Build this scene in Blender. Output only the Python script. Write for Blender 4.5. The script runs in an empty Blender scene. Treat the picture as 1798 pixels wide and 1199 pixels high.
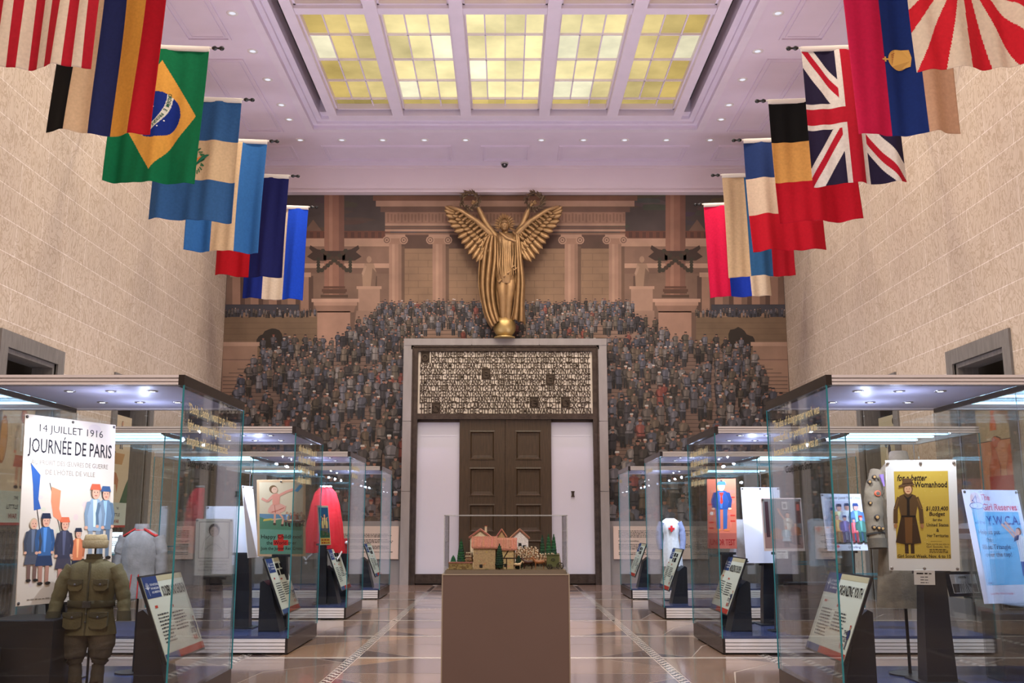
import bpy, math, random
from mathutils import Vector, Matrix
PI = math.pi
random.seed(7)
SC = bpy.context.scene
COL = SC.collection
sin, cos = math.sin, math.cos

# ------------------------------------------------------------------ camera, light, exposure
EYE, PITCH, F = 1.45, math.atan(319 / 1748), 1748.0
cam = bpy.data.objects.new('camera', bpy.data.cameras.new('camera'))
COL.objects.link(cam)
cam.location = (0, 0, EYE)
cam.rotation_euler = (PI / 2 + PITCH, 0, 0)
cam.data.sensor_width = 36
cam.data.lens = F / 1798 * 36
cam.data.shift_x = 12 / 1798
cam.data.clip_end = 200
SC.camera = cam
SC.view_settings.view_transform = 'Standard'
SC.view_settings.look = 'None'
SC.view_settings.gamma = 1
SC.view_settings.use_curve_mapping = False
SC.view_settings.exposure = 0.0
SC.cycles.transparent_max_bounces = 48
SC.cycles.max_bounces = 7
SC.cycles.diffuse_bounces = 3
SC.cycles.glossy_bounces = 3
SC.cycles.use_denoising = True
SC.cycles.sample_clamp_indirect = 4
SC.cycles.caustics_reflective = False
SC.cycles.caustics_refractive = False


def S(r, g, b):
    f = lambda c: (c / 255 / 12.92) if c <= 10 else ((c / 255 + .055) / 1.055) ** 2.4
    return (f(r), f(g), f(b))


world = bpy.data.worlds.new('world')
SC.world = world
world.use_nodes = True
world.node_tree.nodes['Background'].inputs[0].default_value = (.86, .78, .86, 1)
world.node_tree.nodes['Background'].inputs[1].default_value = .05


def area(name, loc, rot, sx, sy, power, col, spread=PI):
    l = bpy.data.lights.new(name, 'AREA')
    l.shape = 'RECTANGLE'
    l.size, l.size_y, l.energy, l.color, l.spread = sx, sy, power, col, spread
    o = bpy.data.objects.new(name, l)
    COL.objects.link(o)
    o.location, o.rotation_euler = loc, rot
    return o


def spot(name, loc, target, power, col, ang, blend=.6, rad=.08):
    l = bpy.data.lights.new(name, 'SPOT')
    l.energy, l.color, l.spot_size, l.spot_blend, l.shadow_soft_size = power, col, ang, blend, rad
    o = bpy.data.objects.new(name, l)
    COL.objects.link(o)
    o.location = loc
    o.rotation_euler = (Vector(target) - Vector(loc)).to_track_quat('-Z', 'Y').to_euler()
    return o


# daylight and lamps behind the laylight glass
area('skylight_daylight', (0, 13.2, 10.45), (0, 0, 0), 7.4, 15.5, 900, (1, .90, .74))
# recessed ceiling downlights that wash the walls, the mural and the floor, plus added fill spots
for sx in (-1, 1):
    for yy in (9, 13, 17, 21):
        spot('ceiling_wall_washer', (4.9 * sx, yy, 10.44), (7.1 * sx, yy + .4, 4.6), 330, (1, .86, .70), 1.9, 1)
for xx in (-4, -1.4, 1.4, 4):
    spot('ceiling_mural_washer', (xx, 21.2, 10.42), (xx * 1.05, 24.7, 4.6), 235, (1, .84, .72), 1.7, 1)
for xx in (-1.9, 1.9):
    spot('floor_and_fill_spot', (xx, 22.64, 10.44), (xx, 23.4, 0), 800, (.92, .62, 1), .5)
spot('floor_and_fill_spot', (0, 2.2, 10.44), (0, 9.2, 1.2), 3800, (1, .90, .82), .30)  # added spot from the camera side, brightens the model village
for yy in (-5, 0):  # added fill spots for the foreground, above and behind the camera
    spot('floor_and_fill_spot', (0, yy, 10.44), (0, yy + 2, 0), 1900, (1, .88, .80), 2.4)
CASE_Y = (7.5, 11.6, 15.75, 19.85)
for cy in CASE_Y:
    for sx in (-1, 1):
        spot('case_downlight', (2.60 * sx, cy + .75, 2.42), (2.60 * sx, cy + .85, 0), 80, (.74, .83, 1), 2.6, .8, .012)
        spot('case_downlight', (3.3 * sx, cy + .25, 2.42), (3.3 * sx, cy + .8, 0), 66, (.72, .81, 1), 2.8, .8, .012)
        spot('case_downlight', (4.75 * sx, cy + .35, 2.40), (4.75 * sx, cy + .8, 0), 160, (.52, .70, 1), 2.7, .8, .012)
        for dy in (.5, 1.2):  # added point fill that brightens the soffit, no fitting of its own
            l_ = bpy.data.lights.new('soffit_fill', 'POINT')
            l_.energy, l_.color, l_.shadow_soft_size = 5, (.60, .68, 1), .02
            o_ = bpy.data.objects.new('soffit_fill', l_)
            COL.objects.link(o_)
            o_.location = (3.17 * sx, cy + dy, 2.26)
        # added fill over each case, aimed up to light the ceiling
        area('ceiling_fill', (4.0 * sx, cy + .9, 2.66), (PI, 0, 0), 2.8, 1.2, 74, (.93, .86, 1))
for yy in (-1, 3.4):  # more added ceiling fill near the camera, with no case below
    for sx in (-1, 1):
        area('ceiling_fill', (4.0 * sx, yy, 2.66), (PI, 0, 0), 2.8, 1.2, 74, (.93, .86, 1))

# ------------------------------------------------------------------ helpers
sP, cP = sin(PITCH), cos(PITCH)


def ray(px, py):
    u, v = (px - 887) / F, (599 - py) / F
    return u, cP - v * sP, sP + v * cP


def at(px, py, Y):
    """point of the place seen at a spot of the picture, at distance Y"""
    r = ray(px, py)
    t = Y / r[1]
    return Vector((r[0] * t, Y, EYE + r[2] * t))


def atx(px, py, X):
    r = ray(px, py)
    t = X / r[0]
    return Vector((X, r[1] * t, EYE + r[2] * t))


MATS = {}


def mat(name, col=None, rough=.6, metal=0., noise=0., nscale=8., bump=0., bscale=40., coat=0., spec=.5, stretch=None, emit=0.):
    """principled material; col None takes the painted colour attribute"""
    if name in MATS:
        return MATS[name]
    m = bpy.data.materials.new(name)
    m.use_nodes = True
    nt = m.node_tree
    b = nt.nodes['Principled BSDF']
    b.inputs['Roughness'].default_value = rough
    b.inputs['Metallic'].default_value = metal
    b.inputs['Coat Weight'].default_value = coat
    b.inputs['Specular IOR Level'].default_value = spec
    if col is None:
        a = nt.nodes.new('ShaderNodeAttribute')
        a.attribute_name = 'Col'
        src = a.outputs['Color']
    else:
        r = nt.nodes.new('ShaderNodeRGB')
        r.outputs[0].default_value = (*col, 1)
        src = r.outputs[0]
    tc = nt.nodes.new('ShaderNodeTexCoord')
    mp = nt.nodes.new('ShaderNodeMapping')
    nt.links.new(tc.outputs['Object'], mp.inputs[0])
    if stretch:
        mp.inputs['Scale'].default_value = stretch
    if noise:
        n = nt.nodes.new('ShaderNodeTexNoise')
        n.inputs['Scale'].default_value = nscale
        n.inputs['Detail'].default_value = 5
        nt.links.new(mp.outputs[0], n.inputs['Vector'])
        mr = nt.nodes.new('ShaderNodeMapRange')
        mr.inputs[1].default_value, mr.inputs[2].default_value = .25, .75
        mr.inputs[3].default_value, mr.inputs[4].default_value = 1 - noise, 1 + noise
        nt.links.new(n.outputs['Fac'], mr.inputs[0])
        mx = nt.nodes.new('ShaderNodeVectorMath')
        mx.operation = 'SCALE'
        nt.links.new(src, mx.inputs[0])
        nt.links.new(mr.outputs[0], mx.inputs['Scale'])
        src = mx.outputs[0]
    nt.links.new(src, b.inputs['Base Color'])
    if bump:
        n2 = nt.nodes.new('ShaderNodeTexNoise')
        n2.inputs['Scale'].default_value = bscale
        n2.inputs['Detail'].default_value = 4
        nt.links.new(mp.outputs[0], n2.inputs['Vector'])
        bp = nt.nodes.new('ShaderNodeBump')
        bp.inputs['Strength'].default_value = bump
        bp.inputs['Distance'].default_value = .02
        nt.links.new(n2.outputs['Fac'], bp.inputs['Height'])
        nt.links.new(bp.outputs[0], b.inputs['Normal'])
    if emit:
        nt.links.new(src, b.inputs['Emission Color'])
        b.inputs['Emission Strength'].default_value = emit
    MATS[name] = m
    return m


def glassmat(name, tint, refl=1.0, rough=0.0, body=0.0, bodycol=(1, 1, 1)):
    m = bpy.data.materials.new(name)
    m.use_nodes = True
    nt = m.node_tree
    nt.nodes.clear()
    out = nt.nodes.new('ShaderNodeOutputMaterial')
    tr = nt.nodes.new('ShaderNodeBsdfTransparent')
    tr.inputs[0].default_value = (*tint, 1)
    gl = nt.nodes.new('ShaderNodeBsdfGlossy')
    gl.inputs['Roughness'].default_value = rough
    gl.inputs['Color'].default_value = (.9, .96, 1, 1)
    fr = nt.nodes.new('ShaderNodeFresnel')
    fr.inputs[0].default_value = 1.45
    mu = nt.nodes.new('ShaderNodeMath')
    mu.operation = 'MULTIPLY'
    mu.inputs[1].default_value = refl
    nt.links.new(fr.outputs[0], mu.inputs[0])
    mx = nt.nodes.new('ShaderNodeMixShader')
    nt.links.new(mu.outputs[0], mx.inputs[0])
    nt.links.new(tr.outputs[0], mx.inputs[1])
    nt.links.new(gl.outputs[0], mx.inputs[2])
    last = mx
    if body:
        df = nt.nodes.new('ShaderNodeBsdfDiffuse')
        df.inputs[0].default_value = (*bodycol, 1)
        m2 = nt.nodes.new('ShaderNodeMixShader')
        m2.inputs[0].default_value = body
        nt.links.new(mx.outputs[0], m2.inputs[1])
        nt.links.new(df.outputs[0], m2.inputs[2])
        last = m2
    nt.links.new(last.outputs[0], out.inputs[0])
    MATS[name] = m
    return m


def emis(name, col, st, attr=False):
    m = bpy.data.materials.new(name)
    m.use_nodes = True
    nt = m.node_tree
    nt.nodes.clear()
    out = nt.nodes.new('ShaderNodeOutputMaterial')
    e = nt.nodes.new('ShaderNodeEmission')
    e.inputs[0].default_value = (*col, 1)
    e.inputs[1].default_value = st
    nt.links.new(e.outputs[0], out.inputs[0])
    MATS[name] = m
    return m


def link(o, parent=None):
    COL.objects.link(o)
    if parent:
        o.parent = parent
    return o


def tag(o, label=None, cat=None, group=None, kind=None):
    for k, v in (('label', label), ('category', cat), ('group', group), ('kind', kind)):
        if v:
            o[k] = v
    return o


def thing(name, label, cat, loc=(0, 0, 0), rz=0., group=None):
    o = bpy.data.objects.new(name, None)
    o.empty_display_size = .1
    link(o)
    o.location = loc
    o.rotation_euler = (0, 0, rz)
    return tag(o, label, cat, group)


def clone(root, loc=None, rz=None, label=None):
    c = root.copy()
    COL.objects.link(c)
    if loc is not None:
        c.location = loc
    if rz is not None:
        c.rotation_euler = (0, 0, rz)
    if label:
        c['label'] = label

    def rec(a, b):
        for ch in list(a.children):
            d = ch.copy()
            COL.objects.link(d)
            d.parent = b
            d.matrix_parent_inverse = ch.matrix_parent_inverse.copy()
            rec(ch, d)
    rec(root, c)
    return c


GL = {}


def glyph(s, ext=0., bold=0., res=2):
    k = (s, ext, bold, res)
    if k not in GL:
        cu = bpy.data.curves.new('t', 'FONT')
        cu.body = s
        cu.resolution_u = res
        cu.extrude = ext
        cu.offset = bold
        ob = bpy.data.objects.new('t', cu)
        me = ob.to_mesh()
        vs = [tuple(v.co) for v in me.vertices]
        fs = [tuple(p.vertices) for p in me.polygons]
        ob.to_mesh_clear()
        bpy.data.objects.remove(ob)
        bpy.data.curves.remove(cu)
        xs = [v[0] for v in vs] or [0, 1]
        GL[k] = (vs, fs, min(xs), max(xs))
    return GL[k]


class M:
    """collects shapes into one mesh; colours are painted per face"""

    def __init__(s):
        s.v, s.f, s.c, s.sm = [], [], [], []

    def add(s, vs, fs, col=(.8, .8, .8), smooth=False):
        n = len(s.v)
        s.v += [tuple(v) for v in vs]
        for f in fs:
            s.f.append([i + n for i in f])
            s.c.append(col)
            s.sm.append(smooth)

    def box(s, x0, x1, y0, y1, z0, z1, col=(.8, .8, .8)):
        s.add([(x0, y0, z0), (x1, y0, z0), (x1, y1, z0), (x0, y1, z0), (x0, y0, z1), (x1, y0, z1), (x1, y1, z1), (x0, y1, z1)],
              [(3, 2, 1, 0), (4, 5, 6, 7), (0, 1, 5, 4), (1, 2, 6, 5), (2, 3, 7, 6), (3, 0, 4, 7)], col)

    def ring(s, c, ax, r, n, e=(1, 1)):
        ax = Vector(ax).normalized()
        a = ax.orthogonal().normalized() if abs(ax.z) < .99 else Vector((1, 0, 0))
        if abs(ax.z) < .99:
            a = Vector((0, 0, 1)).cross(ax).normalized()
        b = ax.cross(a)
        return [Vector(c) + a * cos(2 * PI * i / n) * r * e[0] + b * sin(2 * PI * i / n) * r * e[1] for i in range(n)]

    def loft(s, rings, col=(.8, .8, .8), caps=True, smooth=True, closed=True):
        n = len(rings[0])
        vs = [p for r in rings for p in r]
        fs = []
        for k in range(len(rings) - 1):
            for i in range(n if closed else n - 1):
                j = (i + 1) % n
                fs.append((k * n + i, k * n + j, (k + 1) * n + j, (k + 1) * n + i))
        s.add(vs, fs, col, smooth)
        if caps and closed:
            s.add(rings[0], [tuple(range(n))[::-1]], col)
            s.add(rings[-1], [tuple(range(n))], col)

    def tube(s, pts, rad, n=8, col=(.8, .8, .8), e=(1, 1), caps=True):
        pts = [Vector(p) for p in pts]
        if not hasattr(rad, '__len__'):
            rad = [rad] * len(pts)
        rs = []
        for i, p in enumerate(pts):
            d = pts[min(i + 1, len(pts) - 1)] - pts[max(i - 1, 0)]
            rs.append(s.ring(p, d, rad[i], n, e))
        s.loft(rs, col, caps)

    def lathe(s, prof, n=16, c=(0, 0, 0), col=(.8, .8, .8), e=(1, 1)):
        s.loft([[Vector((c[0] + r * e[0] * cos(2 * PI * i / n), c[1] + r * e[1] * sin(2 * PI * i / n), c[2] + z)) for i in range(n)] for r, z in prof], col)

    def ell(s, c, rx, ry, rz, col=(.8, .8, .8), n=12, m=8):
        s.loft([[Vector((c[0] + rx * max(sin(PI * k / m), .02) * cos(2 * PI * i / n), c[1] + ry * max(sin(PI * k / m), .02) * sin(2 * PI * i / n),
                         c[2] - rz * cos(PI * k / m))) for i in range(n)] for k in range(m + 1)], col)

    def prism(s, pts, d0, d1, axis='y', col=(.8, .8, .8)):
        """closed outline (a,b) extruded along an axis: y -> (a,d,b), x -> (d,a,b), z -> (a,b,d)"""
        g = {'y': lambda a, b, d: (a, d, b), 'x': lambda a, b, d: (d, a, b), 'z': lambda a, b, d: (a, b, d)}[axis]
        n = len(pts)
        vs = [g(a, b, d0) for a, b in pts] + [g(a, b, d1) for a, b in pts]
        fs = [tuple(range(n)), tuple(range(2 * n - 1, n - 1, -1))] + [(i, i + n, (i + 1) % n + n, (i + 1) % n) for i in range(n)]
        s.add(vs, fs, col)

    # ---- flat painting in local x (right), z (up); layer lifts towards -y
    def pol(s, pts, col, L=1, k=.0006):
        s.add([(a, -L * k, b) for a, b in pts], [tuple(range(len(pts)))], col)

    def rect(s, u0, v0, u1, v1, col, L=1, k=.0006):
        s.pol([(u0, v0), (u1, v0), (u1, v1), (u0, v1)], col, L, k)

    def oval(s, cu, cv, ru, rv, col, L=1, n=14, k=.0006):
        s.pol([(cu + ru * cos(2 * PI * i / n), cv + rv * sin(2 * PI * i / n)) for i in range(n)], col, L, k)

    def line(s, pts, w, col, L=1, k=.0006):
        for (a, b), (c, d) in zip(pts, pts[1:]):
            l = math.hypot(c - a, d - b) or 1
            nx, nz = -(d - b) / l * w / 2, (c - a) / l * w / 2
            s.pol([(a + nx, b + nz), (a - nx, b - nz), (c - nx, d - nz), (c + nx, d + nz)], col, L, k)

    def text(s, t, u, v, size, col, L=2, width=None, al='l', bold=0., slant=0., k=.0006, ext=0., res=2, ang=0.):
        vs, fs, x0, x1 = glyph(t, ext / size, bold, res)
        sx = size
        w = (x1 - x0) * size
        if width:
            sx = width / (x1 - x0)
            w = width
        off = {'l': 0, 'c': -w / 2, 'r': -w}[al]
        out = []
        for x, y, z in vs:
            a = (x - x0) * sx + off + y * size * slant
            b = y * size
            out.append((u + a * cos(ang) - b * sin(ang), -L * k - z * size, v + b * cos(ang) + a * sin(ang)))
        s.add(out, fs, col)

    def words(s, u0, v, u1, n, dh, h, col, L=2, rag=.15, k=.0006):
        """small print: n lines of word-length marks"""
        rnd = random.Random(int(u0 * 991 + v * 77 + n))
        for i in range(n):
            x, end = u0, u1 - (u1 - u0) * rag * rnd.random()
            while x < end:
                w = h * rnd.uniform(1.2, 4.5)
                s.rect(x, v - i * dh, min(x + w, end), v - i * dh + h * rnd.uniform(.75, 1), col, L, k)
                x += w + h * .7

    def build(s, name, material, parent=None, loc=None, rot=None):
        me = bpy.data.meshes.new(name)
        me.from_pydata(s.v, [], s.f)
        me.materials.append(MATS[material] if isinstance(material, str) else material)
        ca = me.color_attributes.new('Col', 'FLOAT_COLOR', 'CORNER')
        buf = []
        for f, c in zip(s.f, s.c):
            buf += [c[0], c[1], c[2], 1.0] * len(f)
        if len(buf) == len(me.loops) * 4:
            ca.data.foreach_set('color', buf)
        me.polygons.foreach_set('use_smooth', s.sm)
        me.update()
        o = bpy.data.objects.new(name, me)
        link(o, parent)
        if loc is not None:
            o.location = loc
        if rot is not None:
            o.rotation_euler = rot
        return o


def fixn(o):
    import bmesh
    bm = bmesh.new()
    bm.from_mesh(o.data)
    bmesh.ops.recalc_face_normals(bm, faces=bm.faces)
    bm.to_mesh(o.data)
    bm.free()
    return o


# ------------------------------------------------------------------ materials
mat('paint', None, .55, noise=.06, nscale=30)
mat('print', None, .75, spec=.15)
mat('canvas', None, .75, noise=.20, nscale=1.6)
mat('cloth', None, .85, spec=.2, noise=.10, nscale=25, bump=.25, bscale=260)
mat('ceiling_plaster', (.81, .71, .85), .8, noise=.03, nscale=2)
mat('beam_paint', (.82, .74, .86), .6, noise=.03, nscale=3)
mat('bulkhead_paint', (.84, .72, .76), .8, noise=.02, nscale=1)
mat('slot_dark', (.012, .012, .014), .8)
mat('surround_stone', (.34, .31, .30), .6, noise=.10, nscale=1.5, bump=.1, bscale=20, stretch=(4, 1, 1))
mat('base_stone', (.29, .26, .25), .6, noise=.14, nscale=2.2, bump=.1, bscale=20, stretch=(1, 1, .3))
mat('bronze_dark', (.075, .055, .045), .38, .75, noise=.3, nscale=9, bump=.3, bscale=30)
mat('bronze_letter', (.07, .05, .035), .42, .6, noise=.35, nscale=7)
mat('inscription_back', (.80, .70, .58), .7, noise=.08, nscale=2)
mat('door_wood', (.070, .044, .024), .34, noise=.35, nscale=4, bump=.12, bscale=30, stretch=(8, 8, .8), coat=.15)
mat('white_panel', (.72, .71, .82), .5, noise=.02, nscale=1)
mat('frame_wood', (.19, .175, .16), .6, noise=.2, nscale=5, stretch=(5, 5, .8), bump=.1)
mat('recess_dark', (.03, .028, .03), .8, noise=.2, nscale=4)
mat('recess_tan', (.36, .30, .23), .75, noise=.12, nscale=2)
mat('gold_bronze', (.40, .245, .115), .46, .55, noise=.22, nscale=5, bump=.25, bscale=16)
mat('gold_bright', (.55, .38, .15), .38, .6, noise=.15, nscale=5)
mat('wreath_bronze', (.13, .085, .05), .45, .6, noise=.3, nscale=20)
mat('case_metal', (.72, .68, .68), .5, 0, noise=.04, nscale=2)
mat('case_dark', (.035, .028, .026), .25, .3, noise=.1, nscale=3)
mat('case_soffit', (.62, .62, .80), .4, 0)
mat('deck_blue', (.06, .08, .19), .16, noise=.1, nscale=3)
mat('black_stand', (.010, .011, .016), .35, noise=.2, nscale=5)
mat('steel', (.45, .45, .48), .3, .9)
mat('pedestal_paint', (.085, .047, .034), .7, noise=.03, nscale=2)
mat('pedestal_edge', (.22, .17, .12), .6)
mat('finial_black', (.006, .006, .006), .25)
mat('pole_white', (.72, .66, .60), .5)
mat('rubber', (.02, .02, .02), .6)
glassmat('case_glass', (.975, .985, .985), .55)
glassmat('glass_edge', (.10, .42, .42), .8, body=.55, bodycol=(.08, .42, .50))
glassmat('acrylic', (.98, .98, .98), .5)
glassmat('acrylic_edge', (.85, .85, .85), 1.2, body=.25, bodycol=(.8, .8, .8))
emis('lamp_white', (.85, .93, 1), 14)
emis('lamp_warm', (.90, .90, 1), 1.0)
emis('strip_blue', (.45, .76, 1), 5)
# ------------------------------------------------------------------ the room
RW, RD, RH = 7.1, 24.7, 10.5
DOORS = ((5.45, 7.45), (9.6, 11.6), (13.95, 15.55), (18.1, 19.75), (22.2, 23.9))
DH = 3.92


def wallmat():
    m = mat('travertine_wall', (.66, .50, .36), .7)
    nt = m.node_tree
    L = nt.links.new
    N = nt.nodes.new
    b = nt.nodes['Principled BSDF']
    tc = N('ShaderNodeTexCoord')
    sx = N('ShaderNodeSeparateXYZ')
    cx = N('ShaderNodeCombineXYZ')
    L(tc.outputs['Object'], sx.inputs[0])
    L(sx.outputs['Y'], cx.inputs[0])
    L(sx.outputs['Z'], cx.inputs[1])
    br = N('ShaderNodeTexBrick')
    L(cx.outputs[0], br.inputs['Vector'])
    br.inputs['Scale'].default_value = 1
    br.inputs['Brick Width'].default_value = 1.55
    br.inputs['Row Height'].default_value = .476
    br.inputs['Mortar Size'].default_value = .0055
    br.inputs['Mortar Smooth'].default_value = .1
    br.inputs['Color1'].default_value = (.555, .455, .355, 1)
    br.inputs['Color2'].default_value = (.60, .495, .39, 1)
    br.inputs['Mortar'].default_value = (.80, .72, .66, 1)
    mp = N('ShaderNodeMapping')
    mp.inputs['Scale'].default_value = (2.1, .95, 1)
    mp.inputs['Rotation'].default_value = (0, 0, .18)
    L(cx.outputs[0], mp.inputs[0])
    n = N('ShaderNodeTexNoise')
    n.inputs['Scale'].default_value = 2.4
    n.inputs['Detail'].default_value = 2.5
    n.inputs['Distortion'].default_value = 3.2
    L(mp.outputs[0], n.inputs['Vector'])
    r = N('ShaderNodeValToRGB')
    e = r.color_ramp.elements
    e[0].position, e[0].color = .43, (1, 1, 1, 1)
    e[1].position, e[1].color = .57, (1, 1, 1, 1)
    k = e.new(.5)
    k.color = (.58, .50, .40, 1)
    L(n.outputs['Fac'], r.inputs[0])
    n2 = N('ShaderNodeTexNoise')
    n2.inputs['Scale'].default_value = .9
    L(cx.outputs[0], n2.inputs['Vector'])
    mx = N('ShaderNodeMix')
    mx.data_type = 'RGBA'
    mx.blend_type = 'MULTIPLY'
    mx.inputs[0].default_value = .62
    L(br.outputs['Color'], mx.inputs[6])
    L(r.outputs[0], mx.inputs[7])
    L(mx.outputs[2], b.inputs['Base Color'])
    return m


wallmat()
for side, sg in (('left', -1), ('right', 1)):
    w = M()
    x0, x1 = sorted((sg * RW, sg * (RW + .3)))
    ys = [-9.0] + [y for d in DOORS for y in d] + [RD + .35]
    for i in range(0, len(ys), 2):
        w.box(x0, x1, ys[i], ys[i + 1], 0, RH)
    for a, b in DOORS:
        w.box(x0, x1, a, b, DH, RH)
    tag(w.build('wall_' + side, 'travertine_wall'), kind='structure')
    # passage behind the doorways
    q = M()
    x0, x1 = sorted((sg * (RW + 1.3), sg * (RW + 1.4)))
    q.box(x0, x1, 4.0, RD + .35, 0, DH + .6)
    tag(q.build('wall_%s_passage' % side, 'recess_tan'), kind='structure')
    q = M()
    x0, x1 = sorted((sg * (RW + .3), sg * (RW + 1.3)))
    q.box(x0, x1, 4.0, RD, 3.3, 3.5)
    tag(q.build('trim_%s_passage_header' % side, 'recess_dark'), kind='structure')
    q = M()
    q.box(x0, x1, RD, RD + .35, 0, DH)
    tag(q.build('wall_%s_passage_end' % side, 'recess_tan'), kind='structure')
    q = M()
    q.box(x0, x1, 4, RD, -.05, -.001)
    tag(q.build('floor_%s_passage' % side, 'recess_tan'), kind='structure')
    for k, (a, b) in enumerate(DOORS):
        t = M()
        xa, xb = sorted((sg * (RW - .035), sg * (RW + .34)))
        t.box(xa, xb, a - .22, a, 0, DH)
        t.box(xa, xb, b, b + .22, 0, DH)
        t.box(xa, xb, a - .22, b + .22, DH, DH + .23)
        xa, xb = sorted((sg * (RW + .02), sg * (RW + .34)))
        t.box(xa, xb, a, a + .07, 0, DH - .07)
        t.box(xa, xb, b - .07, b, 0, DH - .07)
        t.box(xa, xb, a, b, DH - .07, DH)
        tag(t.build('trim_%s_doorway_%d' % (side, k + 1), 'frame_wood'), kind='structure')
        # low dark screen with a lattice of ovals in each doorway
        g = M()
        xc = sg * (RW + .42)
        g.box(xc - .02, xc + .02, a, b, 1.38, 1.45, (.02, .02, .025))
        g.box(xc - .02, xc + .02, a, b, 0.0, .1, (.02, .02, .025))
        for j in range(12):
            yy = a + (b - a) * (j + .5) / 12
            for zz in (.33, .72, 1.13):
                g.tube([(xc, yy + .085 * cos(u * PI / 4), zz + .2 * sin(u * PI / 4)) for u in range(9)], .014, 4, (.05, .045, .05))
            g.box(xc - .01, xc + .01, yy + .07, yy + .09, .1, 1.4, (.02, .02, .025))
        tag(g.build('trim_%s_screen_%d' % (side, k + 1), 'paint'), kind='structure')
    t = M()
    xa, xb = sorted((sg * (RW - .03), sg * RW))
    ys2 = [-9.0] + [y for d in DOORS for y in (d[0] - .22, d[1] + .22)] + [RD]
    for i in range(0, len(ys2), 2):
        t.box(xa, xb, ys2[i], ys2[i + 1], 0, .3)
    tag(t.build('baseboard_' + side, 'base_stone'), kind='structure')

# ---- floor
PAL = [S(156, 130, 114), S(142, 120, 108), S(122, 104, 98), S(170, 138, 112), S(150, 126, 112), S(132, 112, 102)]
DK = [S(92, 76, 74), S(100, 82, 78), S(84, 70, 70)]
fl = M()
XS = [-7.1, -4.9, -2.89, -1.665, 1.665, 2.89, 4.9, 7.1]
YS = [-9, -5.69, -3.56, -1.43, .7, 2.83, 4.96, 7.09, 9.22, 11.35, 13.48, 15.61, 17.74, 19.87, 22.0, 24.7]
fl.box(-7.1, 7.1, -9, 24.7, -.06, -.001, S(226, 212, 200))
rf = random.Random(11)
G = .011


def slab(pts, col):
    cx = sum(p[0] for p in pts) / len(pts)
    cy = sum(p[1] for p in pts) / len(pts)
    o = []
    for x, y in pts:
        d = math.hypot(x - cx, y - cy)
        o.append((cx + (x - cx) * (1 - G / d * 1.2), cy + (y - cy) * (1 - G / d * 1.2), 0))
    a = sum(o[i][0] * o[(i + 1) % len(o)][1] - o[(i + 1) % len(o)][0] * o[i][1] for i in range(len(o)))
    fl.add(o if a > 0 else o[::-1], [tuple(range(len(o)))], col)


for i in range(len(XS) - 1):
    for j in range(len(YS) - 1):
        x0, x1, y0, y1 = XS[i] + .05, XS[i + 1] - .05, YS[j] + .05, YS[j + 1] - .05
        w, h = x1 - x0, y1 - y0
        c = min(w, h) * .3
        o = (i + j) % 2
        if w > 2.5:
            c = .62
            m1, m2 = x0 + w * (.36 if o else .3), x0 + w * (.64 if o else .7)
            ym = y0 + h * (.45 if o else .58)
            for s_, xx, mm in ((1, x0, m1), (-1, x1, m2)):
                slab([(xx, y0), (xx + s_ * c, y0), (xx, y0 + c)], rf.choice(DK))
                slab([(xx, y1), (xx + s_ * c, y1), (xx, y1 - c)], rf.choice(PAL))
                slab([(xx + s_ * c, y0), (mm, y0), (mm + s_ * .25, ym), (xx, ym), (xx, y0 + c)], rf.choice(PAL))
                slab([(xx, ym), (mm + s_ * .25, ym), (mm, y1), (xx + s_ * c, y1), (xx, y1 - c)], rf.choice(PAL))
            slab([(m1, y0), (m2, y0), (m2 - .25, ym), (m1 + .25, ym)], rf.choice(PAL + DK))
            slab([(m1 + .25, ym), (m2 - .25, ym), (m2, y1), (m1, y1)], rf.choice(PAL))
        else:
            slab([(x0, y0), (x0 + c, y0), (x0, y0 + c)], rf.choice(DK))
            slab([(x1, y1), (x1 - c, y1), (x1, y1 - c)], rf.choice(DK))
            k = w * rf.uniform(.3, .6)
            slab([(x0 + c, y0), (x1, y0), (x1, y1 - c), (x0 + k, y0 + h * .5)], rf.choice(PAL))
            slab([(x0, y0 + c), (x0 + c, y0), (x0 + k, y0 + h * .5), (x1, y1 - c), (x1 - c, y1), (x0, y1)], rf.choice(PAL))


def dashes(x0, x1, y0, y1, along):
    L = (y1 - y0) if along == 'y' else (x1 - x0)
    st = .15
    n = int(L / st)
    for k in range(n):
        a = k * L / n
        for r in (0, 1):
            q = a + (st / 2 if r else 0)
            if along == 'y':
                xa = x0 + (x1 - x0) * r / 2
                xb = xa + (x1 - x0) / 2
                fl.add([(xa, y0 + q, .001), (xb, y0 + q, .001), (xb, y0 + q + st * .5, .001), (xa, y0 + q + st * .5, .001)], [(0, 1, 2, 3)], S(235, 225, 215))
            else:
                ya = y0 + (y1 - y0) * r / 2
                yb = ya + (y1 - y0) / 2
                fl.add([(x0 + q, ya, .001), (x0 + q + st * .5, ya, .001), (x0 + q + st * .5, yb, .001), (x0 + q, yb, .001)], [(0, 1, 2, 3)], S(235, 225, 215))


def bed(x0, x1, y0, y1):
    fl.add([(x0, y0, .0004), (x1, y0, .0004), (x1, y1, .0004), (x0, y1, .0004)], [(0, 1, 2, 3)], S(70, 58, 58))


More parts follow.
